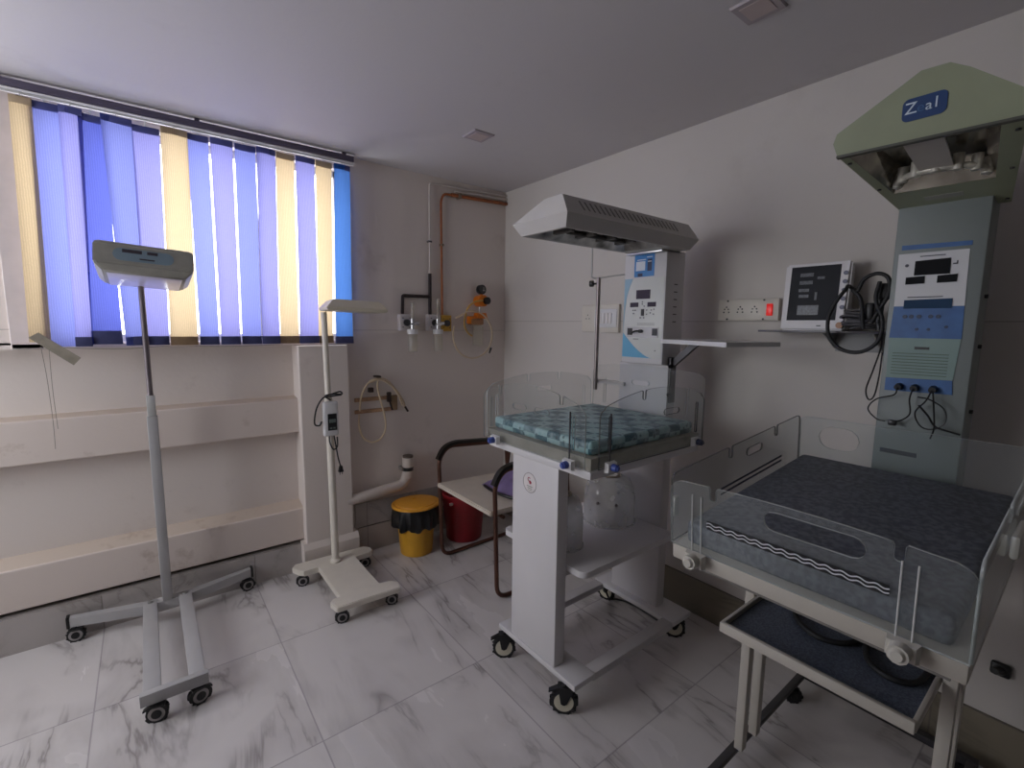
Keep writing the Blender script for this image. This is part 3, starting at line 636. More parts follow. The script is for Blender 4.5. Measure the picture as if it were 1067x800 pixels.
b = bmesh.new()
for (y, z) in ((1.432, 1.575), (1.42, 1.575), (1.43, 1.56), (1.355, 1.575), (1.33, 1.575), (1.316, 1.578), (1.355, 1.556), (1.335, 1.562), (1.318, 1.556), (1.381, 1.613), (1.381, 1.603), (1.37, 1.593), (1.39, 1.54), (1.37, 1.54), (1.30, 1.39)):
    cyl(b, (FX, y, z), (FX-.0025, y, z), .0032, seg=10)
obj('button', b, mat('button_grey', '77777b', .4), fpn)
b = bmesh.new(); cyl(b, (1.836, 1.378, 1.478), (1.82, 1.378, 1.478), .008, seg=12); tube(b, [(1.824, 1.378, 1.478), (1.818, 1.40, 1.478), (1.82, 1.425, 1.468)], .004, 8); obj('probe_plug', b, BLACK, fpn)
b = bmesh.new()
for k in range(2): bx(b, FX-.0012, FX, 1.35-.04, 1.405, 1.507+k*.006, 1.509+k*.006)
bx(b, FX-.0014, FX, 1.395, 1.425, 1.438, 1.443)
obj('fascia_print', b, mat('print_grey', '8b8889', .5), fpn)
# blue sticker (code square left blank)
b = box(1.8384, 1.8399, 1.325, 1.435, 1.728, 1.826); st = obj('sticker', b, mat('sticker_blue', '1f73b4', .35, var=.1), tw)
b = bmesh.new(); bx(b, 1.8376, 1.8384, 1.375, 1.425, 1.748+.008, 1.798); obj('white_square', b, mat('paper_white', 'ccd2d8', .5), st)
obj('dark_print', box(1.8376, 1.8384, 1.388, 1.414, 1.730, 1.744), mat('print_navy', '1d2a4c', .5), st)
b = bmesh.new(); bx(b, 1.8376, 1.8384, 1.338, 1.362, 1.752, 1.806, .0003); obj('phone_print', b, mat('print_navy', '1d2a4c', .5), st)
b = bmesh.new(); bx(b, 1.8372, 1.8376, 1.340, 1.360, 1.793, 1.797); bx(b, 1.8376, 1.8384, 1.372, 1.42, 1.803, 1.807); bx(b, 1.8376, 1.8384, 1.336, 1.366, 1.813, 1.817); obj('white_print', b, mat('paper_white', 'ccd2d8', .5), st)
b = bmesh.new()
for k in range(6): bx(b, 1.905, 1.93, 1.2605, 1.2635, 1.688-k*.0335, 1.692-k*.0335)
obj('vent_slot', b, BLACK, tw)
# hood
hx0, hx1 = 1.15, 1.995; yc = 1.335
def hrect(x0, x1, hw, z): return rect(x0, x1, yc-hw, yc+hw, z)
hd = bmesh.new()
loft(hd, [hrect(hx0+.022, hx1-.06, .122, 1.838), hrect(hx0, hx1-.035, .15, 1.882), rect(hx0+.012, hx1-.065, yc-.112, yc-.02, 1.948)], False, True)
loft(hd, [hrect(hx0+.022, hx1-.06, .122, 1.838), hrect(hx0+.036, hx1-.22, .112, 1.838), hrect(hx0+.08, hx1-.27, .075, 1.873)], False, True)
bmesh.ops.remove_doubles(hd, verts=hd.verts, dist=1e-4)
hood = obj('heater_hood', hd, HOODM, w1, smooth=False)
b = bmesh.new(); loft(b, [hrect(hx0+.04, hx1-.224, .108, 1.8405), hrect(hx0+.08, hx1-.272, .073, 1.8715)], False, True)
obj('reflector', b, mat('reflector_metal', 'a5a19c', .3, metal=.7, var=.7, scale=14), hood, smooth=False)
b = bmesh.new(); cyl(b, (1.30, yc, 1.856), (1.64, yc, 1.856), .010, seg=14)
for k in range(4): bx(b, 1.27+k*.12, 1.29+k*.12, yc-.05, yc+.05, 1.848, 1.871)
obj('heating_element', b, mat('element_dark', '3a3430', .5, var=.4, scale=60), hood)
b = bmesh.new()
for k in range(22):
    x = hx0+.085+k*.027
    # on the slanting near face, between (y=1.18,z=1.885) and (y=1.23,z=1.945)
    t0, t1 = .28, .78
    p = lambda t, dx: Vector((x+dx, yc-.150+.038*t, 1.882+.066*t)); n = Vector((0, -.867, .499))
    prism(b, [p(t0, .006)+n*.0004, p(t0, .013)+n*.0004, p(t1, .002)+n*.0004, p(t1, -.005)+n*.0004], n*.0008)
obj('vent_slots', b, mat('slot_grey', '6f6a67', .6), hood, smooth=False)
b = bmesh.new(); bx(b, 1.80, 1.94, 1.262, 1.455, 1.826, 1.8385, .002); obj('tower_cap', b, SILVER, w1)
# drip rod beside the tower
b = bmesh.new(); cyl(b, (1.85, 1.665, 1.17), (1.85, 1.665, 1.745), .0105, seg=14); rod = obj('support_tube', b, mat('tube_steel', '8f8583', .35, metal=.6), w1)
b = bmesh.new(); tube(b, bend([(1.85, 1.665, 1.738), (1.85, 1.715, 1.748), (1.85, 1.715, 1.95)], .01), .004, 8, smooth=False); obj('thin_rod', b, SILVER, rod)
b = bmesh.new(); cyl(b, (1.85, 1.675, 1.715), (1.835, 1.695, 1.715), .005, seg=8); cyl(b, (1.835, 1.690, 1.715), (1.83, 1.705, 1.715), .016, seg=14); obj('clamp_knob', b, BLACK, rod)
b = bmesh.new(); tube(b, [(1.85, 1.665, 1.742), (1.86, 1.58, 1.748), (1.88, 1.49, 1.752)], .0035, 8, smooth=False); bx(b, 1.86, 1.9, 1.49, 1.665, 1.205, 1.222); obj('tube_arm', b, SILVER, rod)
# small instrument shelf on a bracket
b = bmesh.new(); prism(b, [(1.80, 1.245, 1.428), (1.665, .875, 1.428), (1.93, .80, 1.428), (2.06, 1.18, 1.428)], (0, 0, .017)); ms = obj('monitor_shelf', b, WHITE, w1)
b = bmesh.new(); prism(b, [(1.90, 1.262, 1.30), (1.90, 1.262, 1.34), (1.90, 1.16, 1.428), (1.90, 1.12, 1.428)], (.02, 0, 0)); bx(b, 1.885, 1.93, 1.245, 1.262, 1.15, 1.36, .002); o = obj('shelf_bracket', b, DARKST, ms)
b = bmesh.new(); cyl(b, (1.885, 1.252, 1.32), (1.875, 1.24, 1.32), .009, seg=10); cyl(b, (1.885, 1.252, 1.19), (1.875, 1.24, 1.19), .009, seg=10); obj('bracket_knob', b, BLACK, ms)
# power cord trailing from the rear foot
b = bmesh.new(); tube(b, [(1.87, 1.57, .10), (1.90, 1.56, .03), (1.96, 1.55, .0055), (1.985, 1.48, .0055), (1.98, 1.34, .0055), (1.97, 1.27, .0055)], .005, 8); obj('power_cord', b, BLACK, w1)
# mattress
mt = bmesh.new(); bx(mt, 1.20, 1.84, 1.09, 1.67, 1.047, 1.098, .014, 3); tag(obj('mattress', mt, mat_quilt('teal_patchwork')), 'teal patterned thin mattress lying in the warmer with the slim hood', 'mattress')
# oxygen hoods on the shelf
def dome(cx, cy_, r, h, label, rot=0):
    z = .557
    t = thing('oxygen_hood', label, 'oxygen hood', (cx, cy_, z), 'clear oxygen hoods on the warmer shelf')
    b = lathe(bmesh.new(), cx, cy_, [(r*1.06, z), (r*1.06, z+.006), (r, z+.008), (r, z+h*.55), (r*.95, z+h*.75), (r*.8, z+h*.91), (r*.55, z+h*.985), (r*.40, z+h)], 36, cap=False)
    obj('shell', b, M_DOME, t)
    b = lathe(bmesh.new(), cx, cy_, [(r*.42, z+h-.002), (r*.42, z+h+.006), (r*.33, z+h+.006), (r*.33, z+h-.002)], 30, cap=False); obj('top_ring', b, mat('cork_brown', '9a8c7a', .6), t)
    for a in (3.4, 4.1):
        b = bmesh.new(); cyl(b, (cx+math.cos(a+rot)*r*.985, cy_+math.sin(a+rot)*r*.985, z+h*.52), (cx+math.cos(a+rot)*(r+.006), cy_+math.sin(a+rot)*(r+.006), z+h*.52), .007, seg=12)
        obj('port_plug', b, mat('plug_grey', '57504f', .5), t)
dome(1.745, 1.455, .122, .225, 'clear oxygen hood on the warmer shelf, the fully visible one farther back')
dome(1.375, 1.40, .088, .225, 'clear oxygen hood on the warmer shelf, partly hidden by the front column')

# ------------------------------------------------------------------ infant warmer 2 (right foreground)
w2 = thing('infant_warmer', 'grey green infant warmer with large peaked hood and blue control panel at the right', 'infant warmer', (1.5, .38, 0))
T2 = mat('tower_grey_green', '838a88', .45, var=.05, scale=5); H2 = mat('hood_olive', '8e947a', .45, var=.05, scale=9); W2 = mat('warmer2_cream', 'b8b2a8', .45, var=.04)
AL = math.radians(5.2); yb0, yb1 = .105, .675
x_f, z_f = 1.085, .885
def TB(bm):
    m = Matrix.Translation((x_f, 0, z_f)) @ Matrix.Rotation(-AL, 4, 'Y'); bmesh.ops.transform(bm, matrix=m, verts=bm.verts); return bm
LB = .80
b = box(1.93, 2.05, .262, .478, .78, 1.90, .006); tower2 = obj('tower', b, T2, w2)
FX = 1.9295
def f2(pts, m, name, d=.0015, par=tower2, x=None):
    b = bmesh.new(); xx = FX if x is None else x; prism(b, [(xx, y, z) for y, z in pts], (-d, 0, 0)); return obj(name, b, m, par, smooth=False)
BL2 = mat('panel_blue', '35619a', .45, var=.12, scale=30); WH2 = mat('panel_white', 'd0d0d2', .4, var=.02); GN2 = mat('panel_green_grey', '7f9690', .5, var=.05)
f2([(.458, 1.764), (.294, 1.760), (.294, 1.747), (.458, 1.749)], BL2, 'name_strip')
f2([(.464, 1.737), (.298, 1.737), (.294, 1.571), (.462, 1.573)], WH2, 'control_fascia')
f2([(.462, 1.573), (.294, 1.571), (.291, 1.472), (.466, 1.472)], BL2, 'blue_fascia')
f2([(.466, 1.472), (.292, 1.472), (.299, 1.347), (.463, 1.343)], GN2, 'vent_panel')
f2([(.463, 1.342), (.300, 1.346), (.296, 1.303), (.463, 1.300)], BL2, 'socket_strip', .003)
FX = 1.928
f2([(.420, 1.712), (.337, 1.715), (.336, 1.668), (.420, 1.668)], M_SCREEN, 'display_window', .003)
f2([(.439, 1.663), (.393, 1.665), (.393, 1.642), (.439, 1.641)], M_SCREEN, 'display_window', .003)
f2([(.363, 1.664), (.318, 1.666), (.318, 1.643), (.363, 1.642)], M_SCREEN, 'display_window', .003)
f2([(.437, 1.592), (.322, 1.594), (.322, 1.565), (.437, 1.565)], mat('lcd_blue', '24405e', .6, spec=.2), 'lcd_strip', .003)
b = bmesh.new()
for y in (.431, .415, .396, .368, .350):
    t = bmesh.new(); t.free()
    cyl(b, (1.928, y, 1.540), (1.9255, y, 1.540), .006, seg=16)
for y, z in ((.329, 1.508), (.398, 1.50), (.37, 1.50)): cyl(b, (1.928, y, z), (1.926, y, z), .0045, seg=12)
obj('button', b, mat('button_navy', '1f3557', .4), tower2)
b = bmesh.new(); cyl(b, (1.929, .44, 1.70), (1.9265, .44, 1.70), .005, seg=10); bx(b, 1.927, 1.929, .32, .331, 1.695, 1.699); bx(b, 1.927, 1.929, .32, .323, 1.695, 1.706); bx(b, 1.927, 1.929, .35, .41, 1.724, 1.727); bx(b, 1.927, 1.929, .345, .43, 1.599, 1.602); obj('fascia_print', b, mat('print_dark', '4a4a52', .5), tower2)
b = bmesh.new()
for k in range(8): bx(b, 1.9265, 1.9285, .315, .452, 1.422-k*.0095, 1.4245-k*.0095)
obj('vent_slots', b, mat('slot_green', '56695e', .6), tower2)
b = bmesh.new(); bx(b, 1.9265, 1.9285, .362, .398, 1.437, 1.445); obj('small_badge', b, BLACK, tower2)
for y in (.425, .385, .340):
    b = bmesh.new(); cyl(b, (1.927, y, 1.316), (1.905, y, 1.314), .0115, .0095, seg=16); obj('probe_connector', b, BLACK, tower2)
# name badge low on the tower
f2([(.458, 1.106), (.362, 1.104), (.362, 1.090), (.458, 1.092)], mat('badge_dark', '2e3340', .5), 'maker_plate', .002, x=1.9295)
b = bmesh.new(); bx(b, 1.93, 2.05, .2605, .2625, 1.1, 1.3); b.free()
# side screws on the tower edge
b = bmesh.new()
for z in (1.25, 1.45, 1.60): cyl(b, (1.99, .262, z), (1.99, .254, z), .006, seg=8)
obj('screw', b, DARKST, tower2)
# base
b = bmesh.new(); bx(b, 2.06, 2.095, .14, .68, .058, .085, .004); obj('base_plate', b, DARKST, w2)
for y in (.155, .665):
    b = box(1.32, 2.07, y-.012, y+.012, .06, .082, .003); obj('base_bar', b, mat('base_bar_grey', '4d4b4c', .5, metal=.3), w2)
for x, y, a in ((1.97, .66, 2.4), (2.08, .18, 2.2), (1.345, .66, 2.4), (1.345, .155, 2.4)): caster(w2, x, y, .06, .03 if x < 1.5 else .031, a, (RUBBER, BLACK), brake=(x > 1.5))
for y in (.165, .647):
    for x in (1.50, 1.60):
        b = box(x-.016, x+.016, y-.014, y+.014, .085, .905, .003); obj('post', b, W2, w2)
b = bmesh.new(); bx(b, 1.50, 1.93, .20, .24, .80, .84); bx(b, 1.50, 1.93, .56, .60, .80, .84); bx(b, 1.48, 1.62, .15, .66, .80, .84); obj('under_frame', b, W2, w2)
# pull-out tray
b = bmesh.new()
bx(b, 1.275, 1.72, .19, .622, .628, .634)
obj_tray = obj('tray', b, mat_speckle('tray_slate', '4b5260', '646c7a', 220), w2)
b = bmesh.new(); bx(b, 1.262, 1.276, .185, .628, .622, .652, .003); bx(b, 1.70, 1.712, .19, .622, .628, .652, .002); bx(b, 1.27, 1.715, .183, .193, .624, .65, .002); bx(b, 1.27, 1.715, .619, .629, .624, .65, .002)
obj('tray_rim', b, W2, obj_tray)
b = bmesh.new(); cyl(b, (1.70, .64, .655), (1.70, .64, .70), .006, seg=8); obj('tray_stop', b, BLACK, obj_tray)
# tilted bed
b = TB(box(0.0, LB, yb0-.005, yb1+.005, 0, .042, .004)); deck2 = obj('deck_frame', b, W2, w2)
b = TB(box(.03, LB-.03, yb0+.02, yb1-.02, -.025, 0.0)); obj('deck_underside', b, mat('deck_grey', '77736f', .6), w2)
mt = TB(box(.022, LB-.045, yb0+.02, yb1-.02, .043, .105, .014, 3)); tag(obj('mattress', mt, mat_speckle('charcoal_mattress', '4c5058', '666a72', 70)), 'dark grey mattress lying in the tilted bed of the warmer with peaked hood', 'mattress')
XU = Vector((math.cos(AL), 0, math.sin(AL))); ZU = Vector((-math.sin(AL), 0, math.cos(AL)))
def Pb(u, y, w): return Vector((x_f, y, z_f)) + XU*u + ZU*w
fp2 = acrylic('foot_panel', w2, Pb(-.004, yb1+.006, .045), (0, -1, 0), ZU, yb1-yb0+.012, .19, .012, [.115, .475], [(.33, .148, .19, .044)], m=M_ACR2, rc=.03)
sp2 = acrylic('side_panel', w2, Pb(.0, yb1+.006, .045), XU, ZU, LB-.01, .19, .0, [.30, .60], [(.45, .145, .10, .026)], m=M_ACR2, edge=M_EDGED, rc=.02)
acrylic('side_panel', w2, Pb(.0, yb0-.006, .045), XU, ZU, LB-.01, .19, .0, [.30, .60], [(.45, .145, .10, .026)], m=M_ACR2, edge=M_EDGE, rc=.02)
acrylic('head_panel', w2, Pb(LB-.004, yb1+.004, .045), (0, -1, 0), ZU, yb1-yb0+.008, .185, .0, [], [(.12, .12, .12, .08)], m=M_ACR2, rc=.02)
# wavy printed band on the foot panel
XX = x_f-.0095
b = bmesh.new(); prism(b, [Pb(-.0085, .578, .1205), Pb(-.0085, .578, .143), Pb(-.0085, .215, .143), Pb(-.0085, .215, .1205)], (-.0008, 0, 0)); wb = obj('wave_band', b, mat('band_black', '17171b', .5), fp2, smooth=False)
b = bmesh.new()
for dz in (.1275, .1360):
    pts = [Pb(-.0097, .578-.363*k/120, dz+.0022*math.sin(k/120*2*PI*13)) for k in range(121)]
    tube(b, pts, .0014, 6, smooth=False)
obj('wave_line', b, mat('line_white', 'd9dadf', .5), wb)
b = bmesh.new()
for w in (.10, .116): prism(b, [Pb(.24, yb1+.010, w), Pb(.24, yb1+.010, w+.007), Pb(.64, yb1+.010, w+.007), Pb(.64, yb1+.010, w)], (0, -.0155, 0)) if False else prism(b, [Pb(.24, yb1+.0025, w), Pb(.24, yb1+.0025, w+.006), Pb(.64, yb1+.0025, w+.006), Pb(.64, yb1+.0025, w)], (0, -.0012, 0))
obj('stripe', b, mat('stripe_navy', '23263c', .5), sp2, smooth=False)
# clear clamps with guide rods
CK = mat('pale_knob', 'bdb9b0', .35)
for y in (.605, .188):
    c = Pb(-.010, y, .03); clamp(w2, c, (-1, 0, 0), CK, r=.019, blk=CK)
    b = bmesh.new()
    for dy in (-.012, .012): cyl(b, Pb(-.010, y+dy, .045), Pb(-.010, y+dy, .20), .0018, seg=8)
    obj('guide_rod', b, mat('rod_pale', 'c4c4c2', .4), w2)
b = bmesh.new(); c = Pb(.08, yb0-.014, .06); c = Pb(.36, yb0-.014, .14); bx(b, c.x-.07, c.x+.07, c.y-.012, c.y+.003, c.z-.02, c.z+.03, .006); obj('panel_clamp', b, CK, w2)
b = bmesh.new(); c = Pb(.03, yb1+.012, .14); bx(b, c.x-.012, c.x+.012, c.y-.002, c.y+.012, c.z-.035, c.z+.02, .005); obj('panel_clamp', b, CK, w2)
# hood: peaked front, underside sloping down to the tower
FXH, BXH = 1.45, 1.93
front = [(.160, 1.935), (.165, 1.985), (.26, 2.065), (.295, 2.088), (.345, 2.090), (.375, 2.072), (.505, 1.998), (.512, 1.975), (.500, 1.942)]
back = [(.235, 1.87), (.235, 1.96), (.30, 2.02), (.325, 2.04), (.375, 2.04), (.40, 2.02), (.47, 1.96), (.476, 1.94), (.476, 1.87)]
hd = bmesh.new()
F = [Vector((FXH, y, z)) for y, z in front]; Bk = [Vector((BXH+.08, y, z)) for y, z in back]
FI = [Vector((FXH+.012, .335+(p.y-.335)*1.0, p.z)) for p in F]
# outer skin: front cap, top and sides
loft(hd, [F, Bk], False, True)
hd.faces.new([hd.verts.new(p) for p in F])
bmesh.ops.remove_doubles(hd, verts=hd.verts, dist=1e-5)
# remove the flat underside face, put a framed opening there
hd.faces.ensure_lookup_table()
under = [f for f in hd.faces if abs(f.calc_center_median().z - 1.90) < .03 and len(f.verts) == 4 and f.calc_area() > .1]
for f in under: hd.faces.remove(f)
A0, A1 = Vector((FXH, .500, 1.942)), Vector((FXH, .160, 1.935)); C0, C1 = Vector((BXH+.08, .476, 1.87)), Vector((BXH+.08, .235, 1.87))
def uv(s, t):   # s across 0..1 from +y to -y, t front->back
    return (A0*(1-s)+A1*s)*(1-t)+(C0*(1-s)+C1*s)*t
outer = [uv(0, 0), uv(1, 0), uv(1, 1), uv(0, 1)]; inner = [uv(.06, .03), uv(.88, .03), uv(.86, .60), uv(.10, .60)]
deep = [uv(.16, .10)+Vector((0, 0, .045)), uv(.80, .10)+Vector((0, 0, .045)), uv(.78, .54)+Vector((0, 0, .06)), uv(.18, .54)+Vector((0, 0, .06))]
loft(hd, [outer, inner], False, False)
bmesh.ops.remove_doubles(hd, verts=hd.verts, dist=1e-5)
hood2 = obj('heater_hood', hd, H2, w2, smooth=False)
b = bmesh.new(); loft(b, [[p+Vector((0, 0, .0005)) for p in inner], deep], False, True)
obj('reflector', b, mat('hood_reflector', '9a9488', .22, metal=.85, var=.45, scale=16), hood2, smooth=False)
b = bmesh.new()
prism(b, [uv(0, -.01), uv(1, -.01), uv(1, .012), uv(0, .012)], (0, 0, -.006)); obj('front_lip', b, mat('lip_dark', '4a4a42', .5), hood2, smooth=False)
b = bmesh.new()
ring = []
for k in range(15):
    a = PI*k/14; ring.append(uv(.48-.33*math.cos(a), .57-.16*math.sin(a))+Vector((0, 0, .012)))
tube(b, ring, .009, 10, n=3)
for k in range(1, 14, 2):
    q = ring[k]; cyl(b, q-Vector((0, 0, .010)), q+Vector((0, 0, .03)), .012, seg=10)
obj('element_guard', b, mat('ceramic_white', 'c4c0b4', .4, metal=.3, var=.3, scale=40), hood2)
b = bmesh.new(); p0, p1 = uv(.37, .06), uv(.60, .06); p2, p3 = uv(.60, .46), uv(.37, .46)
prism(b, [p+Vector((0, 0, .010)) for p in (p0, p1, p2, p3)], (0, 0, .006)); obj('lamp_cover', b, mat('lamp_cover_grey', 'b3aca4', .4, metal=.2), hood2, smooth=False)
b = bmesh.new()
for s in (.03, .96):
    for t in (.1, .5, .93):
        q = uv(s, t); cyl(b, q, q-Vector((0, 0, .004)), .005, seg=8)
obj('screw', b, BLACK, hood2)
b = bmesh.new(); prism(b, [uv(.3, .72), uv(.62, .72), uv(.62, .78), uv(.3, .78)], (0, 0, -.001)); obj('underside_label', b, mat('label_grey', '9c9c94', .5), hood2, smooth=False)
# badge with lettering on the hood face
bd = place(curve_mesh([arc(.028, .013, .012, 0, 90, 5)+arc(-.028, .013, .012, 90, 180, 5)+arc(-.028, -.013, .012, 180, 270, 5)+arc(.028, -.013, .012, 270, 360, 5)], .002), (FXH-.001, .332, 2.008), (0, -1, .0), (0, 0, 1))
badge = obj('badge', bd, mat('badge_navy', '1c3d6e', .4, var=.1), hood2, smooth=False)
LT = mat('letter_white', 'c9d6e2', .4); LTD = mat('letter_faded', '3d6390', .4)
for ch, dx, sz, mm in (('Z', .024, .036, LT), ('e', .006, .030, LTD), ('a', -.0085, .030, LT), ('l', -.0215, .034, LT)):
    tb = text_mesh(ch, sz, .0008); place(tb, (FXH-.0026, .332+dx, 2.009+(0.001 if ch in 'Zl' else -.001)), (0, -1, 0), (0, 0, 1)); obj('badge_letter', tb, mm, badge, smooth=False)

# sensor leads hanging from the tower
b = bmesh.new()
tube(b, [(1.902, .425, 1.314), (1.90, .43, 1.29), (1.90, .475, 1.27), (1.90, .495, 1.235), (1.90, .47, 1.205), (1.90, .445, 1.20)], .0022, 7)
tube(b, [(1.902, .385, 1.314), (1.90, .39, 1.28), (1.90, .385, 1.235), (1.90, .405, 1.21), (1.90, .43, 1.20)], .0022, 7)
bx(b, 1.892, 1.906, .415, .437, 1.19, 1.207, .003)
tag(obj('sensor_lead', b, BLACK), 'thin sensor lead looping under the left sockets of the peaked warmer tower', 'cable')
b = bmesh.new()
tube(b, [(1.902, .340, 1.312), (1.898, .35, 1.28), (1.896, .372, 1.24), (1.896, .355, 1.20), (1.896, .325, 1.195), (1.896, .30, 1.22), (1.896, .305, 1.26), (1.896, .34, 1.285), (1.896, .37, 1.29)], .0022, 7)
tube(b, [(1.894, .365, 1.265), (1.893, .34, 1.235), (1.893, .32, 1.205), (1.893, .285, 1.195), (1.893, .262, 1.19)], .003, 7)
tube(b, [(1.894, .335, 1.31), (1.892, .327, 1.25), (1.892, .322, 1.2), (1.892, .328, 1.165)], .0022, 7)
tag(obj('sensor_lead', b, BLACK), 'tangled black sensor lead hanging from the right socket of the peaked warmer tower', 'cable')
# hoses lying in the pull-out tray
for lab, pts in (('black hose loop lying in the pull-out tray, toward the left', [(1.62, .50, .643), (1.55, .53, .643), (1.47, .50, .643), (1.43, .43, .643), (1.47, .37, .643), (1.56, .36, .643), (1.64, .39, .643)]),
                 ('black hose loop lying in the pull-out tray, toward the right', [(1.62, .33, .643), (1.52, .34, .643), (1.43, .315, .643), (1.40, .26, .643), (1.44, .215, .643), (1.56, .21, .643)])):
    b = bmesh.new(); tube(b, pts, .0075, 10); tag(obj('hose', b, RUBBER), lab, 'hose', 'hoses in the warmer tray')
# black plug on the wall to the right of the bed
b = bmesh.new(); bx(b, 2.178, 2.1995, .105, .155, .350, .395, .008); cyl(b, (2.18, .13, .372), (2.15, .14, .378), .015, .010, seg=14)
tag(obj('plug', b, BLACK), 'black plug on the right wall beside the bed of the peaked warmer', 'plug')

# ------------------------------------------------------------------ things on the right wall
IV = mat('ivory_plastic', 'd3cdc2', .4, var=.03)
def board(label, y0, y1, z0, z1, d=.022, name='socket_board', cat='socket'):
    t = thing(name, label, cat, (XB, (y0+y1)/2, z0))
    obj('face_plate', box(XB-d, XB-.0005, y0, y1, z0, z1, .003), IV, t); return t
t = board('long ivory socket board with three sockets and a lit red switch', .922, 1.195, 1.532, 1.628)
for yc_ in (1.155, 1.09, 1.025):
    b = bmesh.new(); 
    for dy, dz in ((0, .016), (-.012, -.008), (.012, -.008), (-.009, .006), (.009, .006)): cyl(b, (XB-.0225, yc_+dy, 1.578+dz), (XB-.0235, yc_+dy, 1.578+dz), .0036, seg=10)
    obj('socket_holes', b, BLACK, t)
b = bmesh.new()
for y, z in ((1.150, 1.622), (1.150, 1.538), (.985, 1.622), (.985, 1.538)): cyl(b, (XB-.022, y, z), (XB-.0245, y, z), .0045, seg=10)
obj('screw', b, BLACK, t)
obj('rocker_switch', box(XB-.028, XB-.022, .946, .972, 1.553, 1.605, .002), mat('red_lit_switch', 'd41008', .3, emit=.3), t)
t = board('ivory switch board with four rocker switches behind the slim drip rod', 1.80, 2.092, 1.462, 1.627, name='switch_board', cat='switch')
obj('switch_frame', box(XB-.028, XB-.022, 1.81, 1.98, 1.492, 1.60, .003), WHITE, t)
for k in range(4): obj('rocker_switch', box(XB-.033, XB-.028, 1.845+k*.027, 1.868+k*.027, 1.515, 1.578, .002), mat('rocker_pale', 'e2dedc', .3), t)
b = bmesh.new()
for dy, dz in ((0, .016), (-.012, -.006), (.012, -.006)): cyl(b, (XB-.0225, 2.04+dy, 1.55+dz), (XB-.0235, 2.04+dy, 1.55+dz), .0035, seg=10)
obj('socket_holes', b, BLACK, t)
# wall shelf and monitor
t = thing('wall_shelf', 'thin dark wall shelf carrying the patient monitor', 'shelf', (2.12, .70, 1.48))
obj('shelf_board', box(2.03, 2.199, .50, .935, 1.483, 1.491, .001), mat('shelf_dark', '4a474b', .3), t)
b = bmesh.new(); prism(b, [(2.199, .54, 1.482), (2.199, .54, 1.40), (2.05, .54, 1.482)], (0, .006, 0)); prism(b, [(2.199, .70, 1.482), (2.199, .70, 1.42), (2.06, .70, 1.482)], (0, .006, 0)); bx(b, 2.192, 2.199, .54, .70, 1.41, 1.482); obj('shelf_bracket', b, mat('bracket_grey', '8c8c8c', .5), t)
mo = thing('patient_monitor', 'white patient monitor with a dark screen standing on the wall shelf', 'monitor', (2.12, .755, 1.491))
b = bmesh.new(); loft(b, [[(2.075, .640, 1.491), (2.075, .870, 1.491), (2.095, .872, 1.755), (2.095, .638, 1.755)], [(2.19, .655, 1.491), (2.19, .855, 1.491), (2.18, .855, 1.745), (2.18, .655, 1.745)]])
bmesh.ops.bevel(b, geom=list(b.edges), offset=.008, segments=3, affect='EDGES'); mb = obj('housing', b, mat('monitor_white', 'd8d5d6', .4, var=.02), mo)
def fm(y0, y1, z0, z1, d=.002, off=.0012):
    f = lambda z: 2.075+(z-1.491)*.0757
    b = bmesh.new(); prism(b, [(f(z0)-off, y0, z0), (f(z0)-off, y1, z0), (f(z1)-off, y1, z1), (f(z1)-off, y0, z1)], (d, 0, 0)); return b
scn = obj('screen', fm(.673, .846, 1.531, 1.742), mat('monitor_screen', '1b1d23', .5, var=.04, spec=.2), mo, smooth=False)
for y0, y1, z0, z1 in ((.765, .812, 1.702, 1.716), (.765, .812, 1.672, 1.686), (.775, .812, 1.643, 1.655), (.775, .810, 1.62, 1.632), (.745, .753, 1.61, 1.64), (.725, .75, 1.69, 1.70), (.735, .81, 1.552, 1.59)):
    obj('screen_readout', fm(y0, y1, z0, z1, .0005, .0018), mat('readout_grey', '4a4e55', .3, var=.3, scale=120), scn, smooth=False)
b = bmesh.new()
for k in range(5):
    z = 1.708-k*.032; f = 2.075+(z-1.491)*.0757; t_ = bmesh.new(); t_.free()
    cyl(b, (f-.001, .655, z), (f-.005, .655, z), .008, seg=14)
obj('button', b, mat('button_slate', '4c4d66', .4), mo)
b = fm(.72, .735, 1.508, 1.512); bb = fm(.69, .702, 1.508, 1.512); me = bpy.data.meshes.new('t'); bb.to_mesh(me); bb.free(); b.from_mesh(me); bpy.data.meshes.remove(me); obj('port', b, BLACK, mo, smooth=False)
b = bmesh.new(); cyl(b, (2.075, .655, 1.512), (2.066, .655, 1.512), .012, seg=14); obj('knob', b, mat('knob_amber', 'a06a3a', .4), mo)
